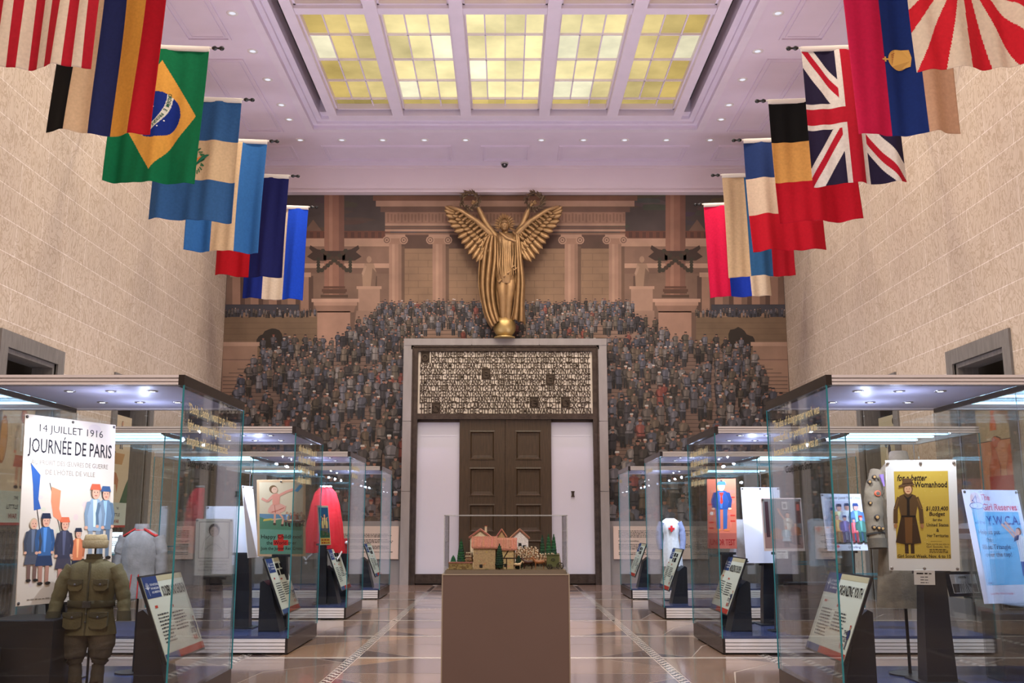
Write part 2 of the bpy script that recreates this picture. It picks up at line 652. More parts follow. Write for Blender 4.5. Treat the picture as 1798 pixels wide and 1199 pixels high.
for x in XS[1:-1]:
    bed(x - .045, x + .045, 4, 24)
    dashes(x - .04, x + .04, 4, 22.04, 'y')
for y in YS[2:-1]:
    for k in range(140):
        fl.add([(-7 + k * .1, y - .03, .001), (-7 + k * .1 + .072, y - .03, .001), (-7 + k * .1 + .084, y + .03, .001), (-7 + k * .1 + .012, y + .03, .001)], [(0, 1, 2, 3)], S(238, 228, 218))
mat('floor_terrazzo', None, .13, noise=.16, nscale=2.5, coat=.3)
MATS['floor_terrazzo'].node_tree.nodes['Principled BSDF'].inputs['Coat Roughness'].default_value = .06
tag(fl.build('floor', 'floor_terrazzo'), kind='structure')

# ---- ceiling
ce = M()
HX, HY = 4.46, 21.9
ce.box(-RW, -HX, -9, RD, RH, RH + .2)
ce.box(HX, RW, -9, RD, RH, RH + .2)
ce.box(-HX, HX, HY, RD, RH, RH + .2)
ce.box(-HX, HX, -9, 5, RH, RH + .2)


def mould(m, x0, x1, y0, y1, w=.045, d=.03, z=RH):
    m.box(x0, x1, y0, y0 + w, z - d, z)
    m.box(x0, x1, y1 - w, y1, z - d, z)
    m.box(x0, x0 + w, y0 + w, y1 - w, z - d, z)
    m.box(x1 - w, x1, y0 + w, y1 - w, z - d, z)


for a, b, c_, d in ((-6.05, -5.2, 18.4, 22.1), (-6.05, -5.2, 13.6, 17.6), (-6.05, -5.2, 8.6, 12.8), (-6.05, -5.2, 23.0, 24.0),
                    (-4.5, -1.32, 23.0, 24.02), (-.6, .6, 23.0, 24.02)):
    for s_ in ((1, -1) if a != -.6 else (1,)):
        x0, x1 = sorted((a * s_, b * s_))
        mould(ce, x0, x1, c_, d)
        mould(ce, x0 + .1, x1 - .1, c_ + .1, d - .1, .03, .015)
tag(ce.build('ceiling', 'ceiling_plaster'), kind='structure')

tr = M()


def ringbox(m, xo, yo, xi, yi, z0, z1, y00=5.0):
    m.box(-xo, -xi, y00, yo, z0, z1)
    m.box(xi, xo, y00, yo, z0, z1)
    m.box(-xi, xi, yi, yo, z0, z1)


ringbox(tr, 4.62, 22.06, 4.46, 21.9, RH - .05, RH - .001)
ringbox(tr, 4.46, 21.9, 4.36, 21.8, RH + .06, RH + .6)
ringbox(tr, 4.36, 21.8, 4.24, 21.68, RH + .12, RH + .6)
tr.box(-4.24, 4.24, 21.45, 21.68, RH + .2, RH + .6)
tr.box(-4.46, 4.46, 4.8, 5, RH, RH + .8)
tr.box(-4.5, 4.5, 5, 22, RH + .6, RH + .8)
tag(tr.build('trim_1', 'beam_paint'), kind='structure')
sl = M()
for s_ in (-1, 1):
    x0, x1 = sorted((s_ * 4.03, s_ * 4.24))
    sl.box(x0, x1, 5, 21.45, RH + .5, RH + .6)
tag(sl.build('trim_2', 'slot_dark'), kind='structure')
# skylight: beams, muntins and amber glass
emn = bpy.data.materials.new('amber_glass')
emn.use_nodes = True
nt = emn.node_tree
nt.nodes.clear()
o_ = nt.nodes.new('ShaderNodeOutputMaterial')
e_ = nt.nodes.new('ShaderNodeEmission')
at_ = nt.nodes.new('ShaderNodeAttribute')
at_.attribute_name = 'Col'
no_ = nt.nodes.new('ShaderNodeTexNoise')
no_.inputs['Scale'].default_value = 1.1
no_.inputs['Detail'].default_value = 7
tc_ = nt.nodes.new('ShaderNodeTexCoord')
mr_ = nt.nodes.new('ShaderNodeMapRange')
mr_.inputs[1].default_value, mr_.inputs[2].default_value, mr_.inputs[3].default_value, mr_.inputs[4].default_value = .3, .7, .72, 1.12
vm_ = nt.nodes.new('ShaderNodeVectorMath')
vm_.operation = 'SCALE'
nt.links.new(tc_.outputs['Object'], no_.inputs['Vector'])
nt.links.new(no_.outputs['Fac'], mr_.inputs[0])
nt.links.new(at_.outputs['Color'], vm_.inputs[0])
nt.links.new(mr_.outputs[0], vm_.inputs['Scale'])
nt.links.new(vm_.outputs[0], e_.inputs[0])
e_.inputs[1].default_value = 1.3
nt.links.new(e_.outputs[0], o_.inputs[0])
MATS['amber_glass'] = emn

sky_ = tag(thing('window_1', None, None, (0, 0, RH)), kind='structure')
fr = M()
for xx in (-4.0, 4.0):
    s_ = 1 if xx > 0 else -1
    x0, x1 = sorted((xx, xx - s_ * .2))
    fr.box(x0, x1, 5, 21.2, .0, .5)
fr.box(-4.0, 4.0, 21.2, 21.45, .0, .5)
BX = (-2.42, -.885, .885, 2.42)
for xx in BX:
    fr.box(xx - .12, xx + .12, 5, 21.2, .0, .5)
    CYS = (16.6, 12.0, 7.4)
for yy in CYS:
    fr.box(-3.8, 3.8, yy - .11, yy + .11, .03, .5)
fr.build('beam', 'beam_paint', sky_)
mu = M()
pn = M()
rp = random.Random(3)
bays = [(-3.8, -2.54, 3), (-2.30, -1.005, 3), (-.765, .765, 4), (1.005, 2.30, 3), (2.54, 3.8, 3)]
rowf = (0, .09, .30, .52, .76, 1.0)
for bi, (xa, xb, nc) in enumerate(bays):
    for (yt, yb) in ((21.09, 16.71), (16.49, 12.11), (11.89, 7.51)):
        mu.box(xa, xb, yt - .04, yt, .10, .4)
        mu.box(xa, xb, yb, yb + .04, .10, .4)
        mu.box(xa, xa + .04, yb, yt, .10, .4)
        mu.box(xb - .04, xb, yb, yt, .10, .4)
        for k in range(1, nc):
            x = xa + (xb - xa) * k / nc
            mu.box(x - .013, x + .013, yb, yt - (yt - yb) * rowf[1] if k % 2 else yt, .17, .215)
        for r in rowf[1:-1]:
            y = yt - (yt - yb) * r
            mu.box(xa, xb, y - .014, y + .014, .17, .215)
        for k in range(nc):
            for r in range(5):
                x0, x1 = xa + (xb - xa) * k / nc, xa + (xb - xa) * (k + 1) / nc
                y0, y1 = yt - (yt - yb) * rowf[r + 1], yt - (yt - yb) * rowf[r]
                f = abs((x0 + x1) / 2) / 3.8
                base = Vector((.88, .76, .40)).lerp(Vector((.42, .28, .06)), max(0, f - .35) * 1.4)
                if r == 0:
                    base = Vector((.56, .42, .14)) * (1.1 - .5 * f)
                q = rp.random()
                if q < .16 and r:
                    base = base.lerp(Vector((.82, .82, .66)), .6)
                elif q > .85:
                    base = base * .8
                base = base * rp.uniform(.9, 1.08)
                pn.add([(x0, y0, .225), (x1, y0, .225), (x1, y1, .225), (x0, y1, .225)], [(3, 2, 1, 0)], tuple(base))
mu.build('muntin', 'beam_paint', sky_)
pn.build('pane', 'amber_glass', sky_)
st_ = M()
for (xa, xb, nc) in bays:
    st_.box(xa + .05, xb - .05, 21.5, 21.62, .19, .199)
emis('cove_glow', (.75, .80, 1), .8)
st_.build('cove_lamp', 'cove_glow', sky_)

bk = M()
bk.box(-RW, RW, 24.45, RD, 9.80, RH)
bk.box(-RW, RW, 24.38, 24.45, RH - .06, RH)
bk.box(-RW, RW, 24.42, 24.45, 9.80, 9.86)
tag(bk.build('trim_3', 'bulkhead_paint'), kind='structure')

# ---- ceiling fittings
dl = thing('ceiling_downlight', 'small round recessed downlight in the pink ceiling border', 'light', (-4.92, 18.07, RH), 0, 'recessed downlights of the ceiling border')
q = M()
q.loft([q.ring((0, 0, z), (0, 0, 1), r, 20) for r, z in ((.062, -.001), (.062, -.012), (.105, -.010), (.105, 0))], (.85, .8, .82), False)
q.build('rim', 'paint', dl)
q = M()
q.loft([q.ring((0, 0, z), (0, 0, 1), r, 16) for r, z in ((.001, -.004), (.055, -.004), (.06, -.002))], (1, 1, 1), False)
q.build('lamp', 'lamp_warm', dl)
spots = [(-4.92, 19.33), (-4.92, 20.6), (-4.92, 21.4), (-4.92, 16.6), (-4.92, 15.2)]
spots += [(4.92, y) for y in (15.2, 16.6, 18.07, 19.33, 20.6, 21.4)]
spots += [(x, 22.64) for x in (-4.92, -3.92, -2.94, -1.94, -.95, .87, 1.88, 2.87, 3.87, 4.92)]
for x, y in spots:
    clone(dl, (x, y, RH))
sc = thing('security_camera', 'small black dome camera under the pink ceiling above the mural', 'camera', (-.015, 24.2, RH))
q = M()
q.lathe([(.10, 0), (.10, -.03), (.085, -.035)], 20, col=(.5, .45, .45))
q.build('mount', 'paint', sc)
q = M()
q.lathe([(.082, -.03), (.08, -.06), (.06, -.10), (.03, -.12), (.001, -.125)], 20, col=(.01, .01, .01))
q.build('dome', 'rubber', sc)
q = M()
q.ell((0, -.07, -.07), .022, .016, .022, (.6, .6, .65))
q.build('lens', 'paint', sc)

# ------------------------------------------------------------------ back wall: mural, stone base, doors
w = M()
w.box(-RW, RW, RD, RD + .35, 0, RH)
tag(w.build('wall_back', 'base_stone'), kind='structure')
w = M()
w.box(-RW, RW, -9.3, -9, 0, RH)
tag(w.build('wall_rear', 'travertine_wall'), kind='structure')
w = M()
w.box(-2.2, 2.2, -8.98, -8.9, 0, 4.2)
tag(w.build('door_3', 'door_wood'), kind='structure')

mu = M()
MY = 24.66


def W(px, py):
    p = at(px, py, MY)
    return (max(-RW + .004, min(RW - .004, p.x)), min(p.z, 9.8))


ML = 0


def mp_(pts, col, L):
    mu.add([(a, MY - L * .0008, b) for a, b in (W(x, y) for x, y in pts)], [tuple(range(len(pts)))], col)


def mr(x0, y0, x1, y1, col, L):
    mp_([(x0, y1), (x1, y1), (x1, y0), (x0, y0)], col, L)


mu.box(-RW + .004, RW - .004, MY, 24.68, 1.5, 9.8, S(96, 78, 66))
mr(380, 330, 1395, 600, S(76, 66, 62), 1)
rm = random.Random(5)
for k in range(60):
    x, y = rm.uniform(395, 1380), rm.uniform(335, 420)
    mp_([(x + 30 * cos(a) * rm.uniform(.6, 1.2), y + 6 * sin(a) * rm.uniform(.6, 1.2)) for a in [i * PI / 4 for i in range(8)]][::-1], S(*[c + rm.randint(-8, 10) for c in (80, 68, 64)]), 1.2 + k * .01)
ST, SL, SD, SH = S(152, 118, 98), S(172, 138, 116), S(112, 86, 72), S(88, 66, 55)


def mir(f, a, *r):
    """same piece left and right of the middle axis of the painting"""
    f([(x, y) for x, y in a], *r)
    f([(1774 - x, y) for x, y in a][::-1], *r)


def both(x0, y0, x1, y1, col, L):
    mr(x0, y0, x1, y1, col, L)
    mr(1774 - x1, y0, 1774 - x0, y1, col, L)


# long wings
both(395, 440, 690, 560, S(120, 94, 78), 2)
both(395, 405, 685, 418, S(104, 66, 52), 2.5)
for k in range(24):
    both(400 + k * 12, 407, 406 + k * 12, 417, S(84, 56, 46), 2.7)
mir(mp_, [(535, 405), (550, 385), (565, 405)][::-1], S(110, 86, 72), 2.5)
both(395, 418, 690, 432, SL, 2.6)
both(395, 432, 690, 462, S(126, 98, 82), 2.6)
both(395, 462, 690, 470, SL, 2.8)
both(395, 470, 690, 480, SD, 2.8)
for x in (408, 440, 472, 505, 528, 640):
    both(x, 484, x + 14, 548, ST, 3)
    both(x - 4, 478, x + 18, 486, SL, 3.1)
    both(x + 14, 484, x + 22, 548, SH, 2.95)
both(395, 534, 525, 556, S(58, 56, 62), 3.2)
for k in range(10):
    both(397, 536 + k * 2, 524, 536.7 + k * 2, S(74, 72, 78), 3.25)
# central temple
mr(655, 343, 1119, 352, S(120, 86, 68), 3)
mr(660, 352, 1114, 362, SL, 3)
mr(668, 362, 1106, 372, SD, 3)
mr(676, 372, 1098, 392, ST, 3)
for k in range(70):
    mr(680 + k * 6, 374 + (k % 3), 683 + k * 6, 390 - (k % 2) * 3, S(134, 102, 84), 3.1)
for y, c in ((392, SL), (397, SD), (402, SL), (408, S(130, 100, 82))):
    mr(676, y, 1098, y + 4, c, 3.2)
mr(690, 412, 1084, 436, SH, 3)
mr(690, 436, 1084, 545, S(138, 110, 86), 3)
for r in range(9):
    mr(690, 444 + r * 12, 1084, 444.7 + r * 12, S(112, 88, 70), 3.05)
    for k in range(12):
        x = 700 + k * 34 + (r % 2) * 17
        mr(x, 444 + r * 12, x + .8, 456 + r * 12, S(116, 92, 72), 3.05)
for xc, hw in ((694, 11), (771, 11.5)):
    for s_ in (0, 1):
        x = xc if not s_ else 1774 - xc
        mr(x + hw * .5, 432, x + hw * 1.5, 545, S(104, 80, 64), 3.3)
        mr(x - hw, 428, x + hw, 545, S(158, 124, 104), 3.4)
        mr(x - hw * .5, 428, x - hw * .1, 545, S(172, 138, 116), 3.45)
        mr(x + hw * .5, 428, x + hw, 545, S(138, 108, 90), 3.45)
        mr(x - hw * 1.6, 411, x + hw * 1.6, 418, SL, 3.5)
        mr(x - hw * 1.4, 418, x + hw * 1.4, 428, ST, 3.5)
        for e in (-1, 1):
            for r_, c_ in ((7.5, SL), (5.5, SD), (3.8, SL), (1.8, SD)):
                mp_([(x + e * hw * 1.35 + r_ * cos(-a * PI / 5), 421 + r_ * sin(-a * PI / 5)) for a in range(10)], c_, 3.6 + (8 - r_) * .02)
# statues on plinths
for x in (648, 1127):
    mr(x - 19, 505, x + 19, 545, S(160, 128, 108), 3.6)
    mr(x - 22, 502, x + 22, 507, SL, 3.7)
    mp_([(x - 30, 600), (x + 24, 600), (x + 22, 545), (x - 22, 545)], S(148, 118, 100), 3.6)
    mp_([(x - 11, 502), (x + 11, 502), (x + 13, 478), (x + 8, 462), (x - 8, 462), (x - 12, 480)], S(150, 122, 100), 3.7)
    mp_([(x + 3, 502), (x + 11, 502), (x + 13, 478), (x + 6, 470)], S(116, 92, 76), 3.75)
    mp_([(x - 8, 465), (x - 13, 480), (x - 10, 484), (x - 4, 468)], S(164, 134, 112), 3.75)
    mp_([(x + 4.6 * cos(-a * PI / 4), 455 + 6 * sin(-a * PI / 4)) for a in range(8)], S(156, 126, 104), 3.75)
# great columns with ship prows and garlands
for x in (587, 1186):
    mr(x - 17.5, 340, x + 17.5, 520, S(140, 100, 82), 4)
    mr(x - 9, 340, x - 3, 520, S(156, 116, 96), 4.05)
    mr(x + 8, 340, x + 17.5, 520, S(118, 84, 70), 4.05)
    for k, (a, h_) in enumerate(((19, 4), (22, 5), (20, 3), (24, 5))):
        mr(x - a, 502 + k * 5, x + a, 502 + k * 5 + h_, S(92 - k * 3, 62, 48), 4.2)
    mr(x - 36, 527, x + 40, 536, S(170, 134, 114), 4.3)
    mr(x - 40, 524, x + 44, 530, S(184, 148, 126), 4.35)
    mp_([(x - 30, 548), (x + 34, 548), (x + 38, 536), (x - 34, 536)], S(140, 108, 90), 4.3)
    mr(x - 30, 546, x + 28, 610, S(164, 128, 108), 4.3)
    mp_([(x + 28, 610), (x + 36, 604), (x + 36, 548), (x + 28, 548)], S(108, 84, 70), 4.3)
    DKB = S(62, 46, 38)
    mr(x - 19, 440, x + 19, 456, DKB, 4.5)
    for e in (-1, 1):
        P = [(x + e * 14, 440), (x + e * 30, 437), (x + e * 42, 430), (x + e * 44, 436), (x + e * 38, 442), (x + e * 48, 450), (x + e * 36, 457), (x + e * 14, 458)]
        mp_(P if e < 0 else P[::-1], DKB, 4.5)
        for q_ in range(9):
            t_ = q_ / 8
            cx_, cy_ = x + e * (20 - 42 * t_), 440 + 34 * t_
            mp_([(cx_ + 4.5 * cos(-a * PI / 3), cy_ + 4 * sin(-a * PI / 3)) for a in range(6)], S(58 + (q_ % 2) * 12, 52, 40), 4.6 + e * .05 + q_ * .008)
        for q_ in range(5):
            mp_([(x + e * 28 + 3.5 * cos(-a * PI / 3), 455 + q_ * 5 + 4 * sin(-a * PI / 3)) for a in range(6)], S(54, 50, 38), 4.72 + q_ * .02)
# terraces and shrubs
both(390, 556, 557, 640, S(118, 96, 74), 3.4)
for k in range(7):
    both(392, 566 + k * 10, 556, 566.6 + k * 10, S(98, 78, 62), 3.45)
for k in range(4):
    mir(mp_, [(430 + k * 38 + 9 * cos(-a * PI / 7), 556 + 8 * sin(-a * PI / 7)) for a in range(8)], S(140, 112, 90), 3.5)
for bi_, (cx_, cy_, r_) in enumerate(((478, 592, 18), (463, 600, 14), (494, 612, 16))):
    for x in (cx_, 1774 - cx_):
        mp_([(x + r_ * cos(-a * PI / 8) * rm.uniform(.85, 1.1), cy_ + r_ * sin(-a * PI / 8) * rm.uniform(.85, 1.1)) for a in range(16)], S(46, 38, 30), 3.72 + bi_ * .05)
both(388, 604, 452, 720, S(150, 120, 100), 3.9)
both(388, 600, 456, 607, S(176, 144, 122), 4)
both(388, 630, 452, 632, S(120, 94, 80), 4)
# stairs under the crowd
mp_([(640, 606), (1134, 606), (1110, 540), (664, 540)], S(138, 112, 96), 4.4)
mp_([(380, 930), (1394, 930), (1394, 760), (1340, 660), (1290, 612), (484, 612), (434, 660), (380, 760)], S(118, 96, 84), 4.4)
for k in range(56):
    y = 545 + k * 6.8
    hw = 222 if y < 606 else min(496, 380 + (y - 606) * 2.2)
    mr(887 - hw, y, 887 + hw, y + 1.2, S(84, 68, 60), 4.45)

UN = [(90, 88, 94), (76, 73, 76), (104, 100, 102), (64, 58, 56), (92, 80, 68), (54, 50, 52), (86, 78, 72), (82, 82, 90), (110, 104, 100), (80, 72, 62), (70, 70, 78), (60, 54, 50)]
SKN = [(150, 108, 90), (138, 98, 82), (160, 120, 102)]


def soldier(x, y, h, L, r):
    c = r.choice(UN)
    if r.random() < .02:
        c = (112, 62, 54)
    j = r.randint(-10, 12)
    c = tuple(max(0, min(255, v + j)) for v in c)
    dk = tuple(v * .62 for v in c)
    li = tuple(min(255, v * 1.22) for v in c)
    w_ = h * r.uniform(.13, .17)
    ln = r.uniform(-.04, .04) * h
    coat = r.random() < .35
    hy = y - h * .87
    mp_([(x - w_ * .75, y), (x - w_ * .1, y), (x, y - h * .5), (x - w_ * .85, y - h * .5)], S(*dk), L)
    mp_([(x + w_ * .1, y), (x + w_ * .75, y), (x + w_ * .85, y - h * .5), (x, y - h * .5)], S(*[v * .8 for v in dk]), L)
    lo = y - h * (.2 if coat else .42)
    mp_([(x - w_ * .95, lo), (x + w_ * .95, lo), (x + w_ * .8 + ln, y - h * .58), (x + w_ + ln, y - h * .76), (x + w_ * .35 + ln, y - h * .82), (x - w_ * .35 + ln, y - h * .82),
         (x - w_ + ln, y - h * .76), (x - w_ * .8 + ln, y - h * .58)], S(*c), L + .1)
    mp_([(x - w_ * .5, lo - h * .03), (x - w_ * .05, lo - h * .03), (x + ln, y - h * .78), (x - w_ * .6 + ln, y - h * .72)], S(*li), L + .2)
    e = r.choice((-1, 1))
    A = [(x + e * w_ * .95 + ln, y - h * .77), (x + e * w_ * 1.35 + ln, y - h * .6), (x + e * w_ * .5, y - h * .48), (x + e * w_ * .45, y - h * .53), (x + e * w_ * .8 + ln, y - h * .62)]
    mp_(A if e < 0 else A[::-1], S(*dk), L + .3)
    mp_([(x + w_ * .95, y - h * .5), (x + w_ * .95, y - h * .53), (x - w_ * .9, y - h * .53), (x - w_ * .9, y - h * .5)][::-1], S(*[v * .5 for v in c]), L + .25)
    s_ = r.choice(SKN)
    hr = h * .062
    mp_([(x + ln + hr * .85 * cos(-a * PI / 3.5), hy + hr * 1.15 * sin(-a * PI / 3.5)) for a in range(7)], S(*s_), L + .3)
    k = r.random()
    hc = S(*dk) if k < .8 else (S(190, 184, 176) if k < .87 else S(120, 66, 56) if k < .89 else S(*li))
    mp_([(x + ln - hr * 1.1, hy - hr * .35), (x + ln + hr * 1.1, hy - hr * .35), (x + ln + hr * .95, hy - hr * 1.3), (x + ln - hr * .95, hy - hr * 1.3)], hc, L + .35)


def ctop(x):
    d = abs(x - 887)
    if d < 222:
        return 548
    if d < 300:
        return 548 + (d - 222) * .72
    if d < 425:
        return 604 + (d - 300) * .05
    if d < 470:
        return 622 + (d - 425) * 1.5
    return 720


ppl = []
row = 0
y = 548.0
while y < 985:
    h = 24 + (y - 545) * .105
    x = 392 + rm.uniform(0, 8)
    row += 1
    cn = 0
    while x < 1384:
        xx, yy = x + rm.uniform(-.16, .16) * h, y + rm.uniform(-.22, .22) * h
        if yy > ctop(xx) + 8 and not (718 < xx < 1056 and yy > 640) and yy < 975:
            gap = sin(xx * .021 + 1) * sin(yy * .06) > .72 and yy < 820
            if not gap:
                cn += 1
                ppl.append((yy, xx, h * rm.uniform(.88, 1.1), row * 1.5 + (cn % 3) * .45))
        x += h * .36
    y += h * .33
for x in range(396, 556, 6):
    for xx in (x, 1774 - x):
        ppl.append((556 + rm.uniform(-1, 1) * 2, xx + rm.uniform(-2, 2), 15, .5 + (x // 6 % 3) * .45))
for k in range(110):
    ppl.append((548 + rm.uniform(-2, 8), 664 + k * 4.1, 24, (k % 3) * .45))
ppl.sort()
for i, (yy, xx, h, l_) in enumerate(ppl):
    soldier(xx, yy, h, 5 + l_, rm)
mo = tag(mu.build('mural', 'canvas'), 'wall-filling faded painting of a crowd on temple steps between tall columns', 'mural')

# stone base below the mural and baseboard
b_ = M()
for s_ in (-1, 1):
    x0, x1 = sorted((s_ * 2.52, s_ * RW))
    b_.box(x0, x1, 24.52, RD, 0, 1.5)
    b_.box(x0, x1, 24.50, 24.52, 0, .22)
tag(b_.build('trim_4', 'base_stone'), kind='structure')

# door surround, inscription, doors
sr = M()
F0, F1 = 24.35, RD
sr.box(-2.52, -2.30, F0, F1, 0, 5.97)
sr.box(2.30, 2.52, F0, F1, 0, 5.97)
sr.box(-2.30, 2.30, F0, F1, 5.79, 5.97)
for s_ in (-1, 1):
    sr.box(s_ * 2.41 - .105, s_ * 2.41 + .105, F0 - .012, F0, 0.0, 2.2)
    sr.box(s_ * 2.41 - .105, s_ * 2.41 + .105, F0 - .012, F0, 2.215, 3.9)
    sr.box(s_ * 2.41 - .105, s_ * 2.41 + .105, F0 - .012, F0, 3.915, 5.7)
for k in range(3):
    sr.box(-2.5 + k * 1.68, -2.5 + k * 1.68 + 1.66, F0 - .012, F0, 5.80, 5.965)
tag(sr.build('trim_5', 'surround_stone'), kind='structure')
bf = M()
bf.box(-2.30, -2.16, F0 + .04, F1, 0, 5.79)
bf.box(2.16, 2.30, F0 + .04, F1, 0, 5.79)
bf.box(-2.16, 2.16, F0 + .04, F1, 5.66, 5.79)
bf.box(-2.16, 2.16, F0 + .02, F1, 3.96, 4.10)
bf.box(-2.33, -2.27, F0 + .0, F0 + .05, 0, 5.82)
bf.box(2.27, 2.33, F0 + .0, F0 + .05, 0, 5.82)
bf.box(-2.33, 2.33, F0 + .0, F0 + .05, 5.76, 5.82)
bf.box(-2.16, -1.12, F0 + .1, F1, 0.03, .25)
bf.box(1.13, 2.16, F0 + .1, F1, 0.03, .25)
tag(bf.build('trim_6', 'bronze_dark'), kind='structure')
wp = M()
for x0, x1 in ((-2.16, -1.12), (1.13, 2.16)):
    wp.box(x0, x1, F0 + .2, F0 + .25, .25, 3.9)
    wp.box(x0 + .001, x1 - .001, F0 + .195, F0 + .2, 3.55, 3.555)
tag(wp.build('trim_7', 'white_panel'), kind='structure')
lp = thing('lock_plate', 'small dark latch plate on the white panel right of the wooden doors', 'lock', (1.65, F0 + .195, 2.15))
q = M()
q.prism([(-.045, -.07), (.045, -.07), (.03, -.03), (.03, .03), (.045, .07), (-.045, .07), (-.03, .03), (-.03, -.03)], -.02, 0, 'y')
q.build('plate', 'bronze_dark', lp)
q = M()
q.box(-.012, .012, -.035, -.02, -.03, .03)
q.build('latch', 'bronze_dark', lp)
for di, (x0, x1) in enumerate(((-1.12, -.005), (.005, 1.13))):
    d_ = tag(thing('door_%d' % (di + 1), None, None, (x0, F0 + .12, .03)), kind='structure')
    w_ = x1 - x0
    lf = M()
    lf.box(0, w_, .04, .10, 0, 3.93)
    rails = [(0, .32), (1.02, 1.2), (1.88, 2.06), (2.76, 2.94), (3.66, 3.93)]
    for a, b in rails:
        lf.box(.24, w_ - .24, 0, .04, a, b)
    lf.box(0, .24, 0, .04, 0, 3.93)
    lf.box(w_ - .24, w_, 0, .04, 0, 3.93)
    lf.build('door_leaf', 'door_wood', d_)
    for (a, b), (c_, e_2) in zip(rails, rails[1:]):
        m2 = M()
        z0, z1 = b, c_
        # bevelled moulding round a sunk panel
        R = [(.24, z0, -.012), (.27, z0 + .03, -.018), (.30, z0 + .06, .028)]
        def rr(x, z, y):
            return [Vector((x, y, z)), Vector((w_ - x, y, z)), Vector((w_ - x, y, z0 + z1 - z)), Vector((x, y, z0 + z1 - z))]
        m2.loft([rr(.24, z0, 0.0)] + [rr(*r) for r in R] + [rr(.36, z0 + .12, .034)], (1, 1, 1), False, False)
        m2.add(rr(.36, z0 + .12, .034), [(0, 1, 2, 3)], (1, 1, 1))
        m2.build('panel', 'door_wood', d_)

ins = thing('inscription_panel', 'bronze openwork inscription in capitals over the double doors', 'inscription', (0, F0 + .10, 4.1))
q = M()
q.box(-2.16, 2.16, 0.009, .06, 0, 1.56)
q.build('backing', 'inscription_back', ins)
lt = M()
rowh = 1.555 / 11


def cx_of(u):  # horizontal measure along the panel
    return (u - 132) / (1366 - 132) * 4.22 - 2.11


ROWS = [
    [('NLY·TAKE·HEED·TO·THYSELF·AND·KEEP·THY·SOVL·DILIGENTLY·LEST·THOV', 210, 1366)],
    [('FORGET·THE·THINGS·WHICH·THINE·EYES·HAVE·SEEN·AND·LEST·THEY', 210, 1362)],
    [('DEPART·FROM·THY·HEART·ALL·THE·DAYS·OF·THY·LIFE·BVT·TEACH·THEM·THY', 132, 1366)],
    [('SONS·AND·THY·SONS·SONS', 132, 574), ('OW·BEAVTIFVL·VPON·THE·MOVNTAINS·ARE', 642, 1366)],
    [('THE·FEET·OF·HIM·THAT', 132, 572), ('PVBLISHETH·PEACE·AND', 642, 1040), ('E·SHALL·JVDGE', 1106, 1366)],
    [('AMONG·THE·NATIONS·AND·SHALL·REBVKE·MANY·PEOPLE', 132, 1040), ('AND·THEY·SHALL', 1108, 1366)],
    [('BEAT·THEIR·SWORDS·INTO·PLOWSHARES·AND·THEIR·SPEARS·INTO', 132, 1366)],
    [('PRVNING·HOOKS·NATION·SHALL·NOT·LIFT·VP·SWORD·AGAINST·NATION', 132, 1366)],
    [('NEITHER·SHALL·THEY·LEARN·WAR·ANY·MORE', 132, 922), ('XCEPT·THE', 984, 1148), ('ORD·BVILD', 1210, 1366)],
    [('THE', 132, 214), ('OVSE·THEY·LABOVR·IN·VAIN·THAT', 280, 920), ('BVILD·IT', 984, 1148), ('EXCEPT', 1210, 1366)],
    [('THE', 132, 214), ('ORD·KEEP·THE·CITY·THE·WATCHMAN·WAKETH·BVT·IN·VAIN', 280, 1368)]]
for r, segs in enumerate(ROWS):
    zb = 1.555 - (r + 1) * rowh
    for t, a, b in segs:
        lt.text(t, cx_of(a), zb + .012, rowh * 1.30, (0, 0, 0), 0, width=cx_of(b) - cx_of(a), bold=.028, ext=.007, res=1)
        lt.box(cx_of(a), cx_of(b), -.007, .008, zb - .006, zb + .006)
lt.box(-2.14, 2.14, -.012, .012, 1.55, 1.56)
lt.build('lettering', 'bronze_letter', ins)
for (u, r, ch) in ((135, 0, 'O'), (578, 3, 'H'), (1043, 4, 'H'), (925, 8, 'E'), (1152, 8, 'L'), (218, 9, 'L')):
    q = M()
    x0, x1 = cx_of(u), cx_of(u + 64)
    z1 = 1.555 - r * rowh - .01
    z0 = z1 - rowh * 2 + .015
    for a_ in range(12):
        q.tube([(x0 + (x1 - x0) * (.5 + .42 * cos(a_ * PI / 6 + t_ * 1.9) * (1 - t_ * .6)), -.008, z0 + (z1 - z0) * (.5 + .42 * sin(a_ * PI / 6 + t_ * 1.9) * (1 - t_ * .6))) for t_ in (0, .3, .6, .9)], .014, 5)
    q.box(x0, x1, .004, .0088, z0, z1)
    q.box(x0, x1, -.01, .014, z1 - .015, z1)
    q.box(x0, x1, -.01, .014, z0, z0 + .015)
    q.box(x0, x0 + .015, -.01, .014, z0, z1)
    q.box(x1 - .015, x1, -.01, .014, z0, z1)
    q.text(ch, (x0 + x1) / 2, z0 + .05, .24, (0, 0, 0), 18, al='c', bold=.02, ext=.012)
    q.build('initial', 'bronze_letter', ins)
# ------------------------------------------------------------------ flags
FW, FH = 1.39, 2.16


def stripes_v(cols):      # hangs with the stripes upright
    n = len(cols)
    return lambda u, v: cols[min(n - 1, int(u * n))]


def stripes_h(cols):
    n = len(cols)
    return lambda u, v: cols[min(n - 1, int((1 - v) * n))]


CRM, RED, WHT = S(205, 25, 75), S(190, 18, 38), S(226, 206, 182)
BLU, NAV, BRI = S(38, 92, 150), S(30, 34, 82), S(22, 72, 205)
BEI, YEL, BLK = S(222, 190, 152), S(226, 160, 66), S(12, 11, 12)


def f_us(u, v):
    k = int((1 - u) * 13)
    if u > .46 * 0 and v > .62 and u < .54:
        return S(32, 40, 90)
    return S(180, 22, 40) if k % 2 == 0 else WHT


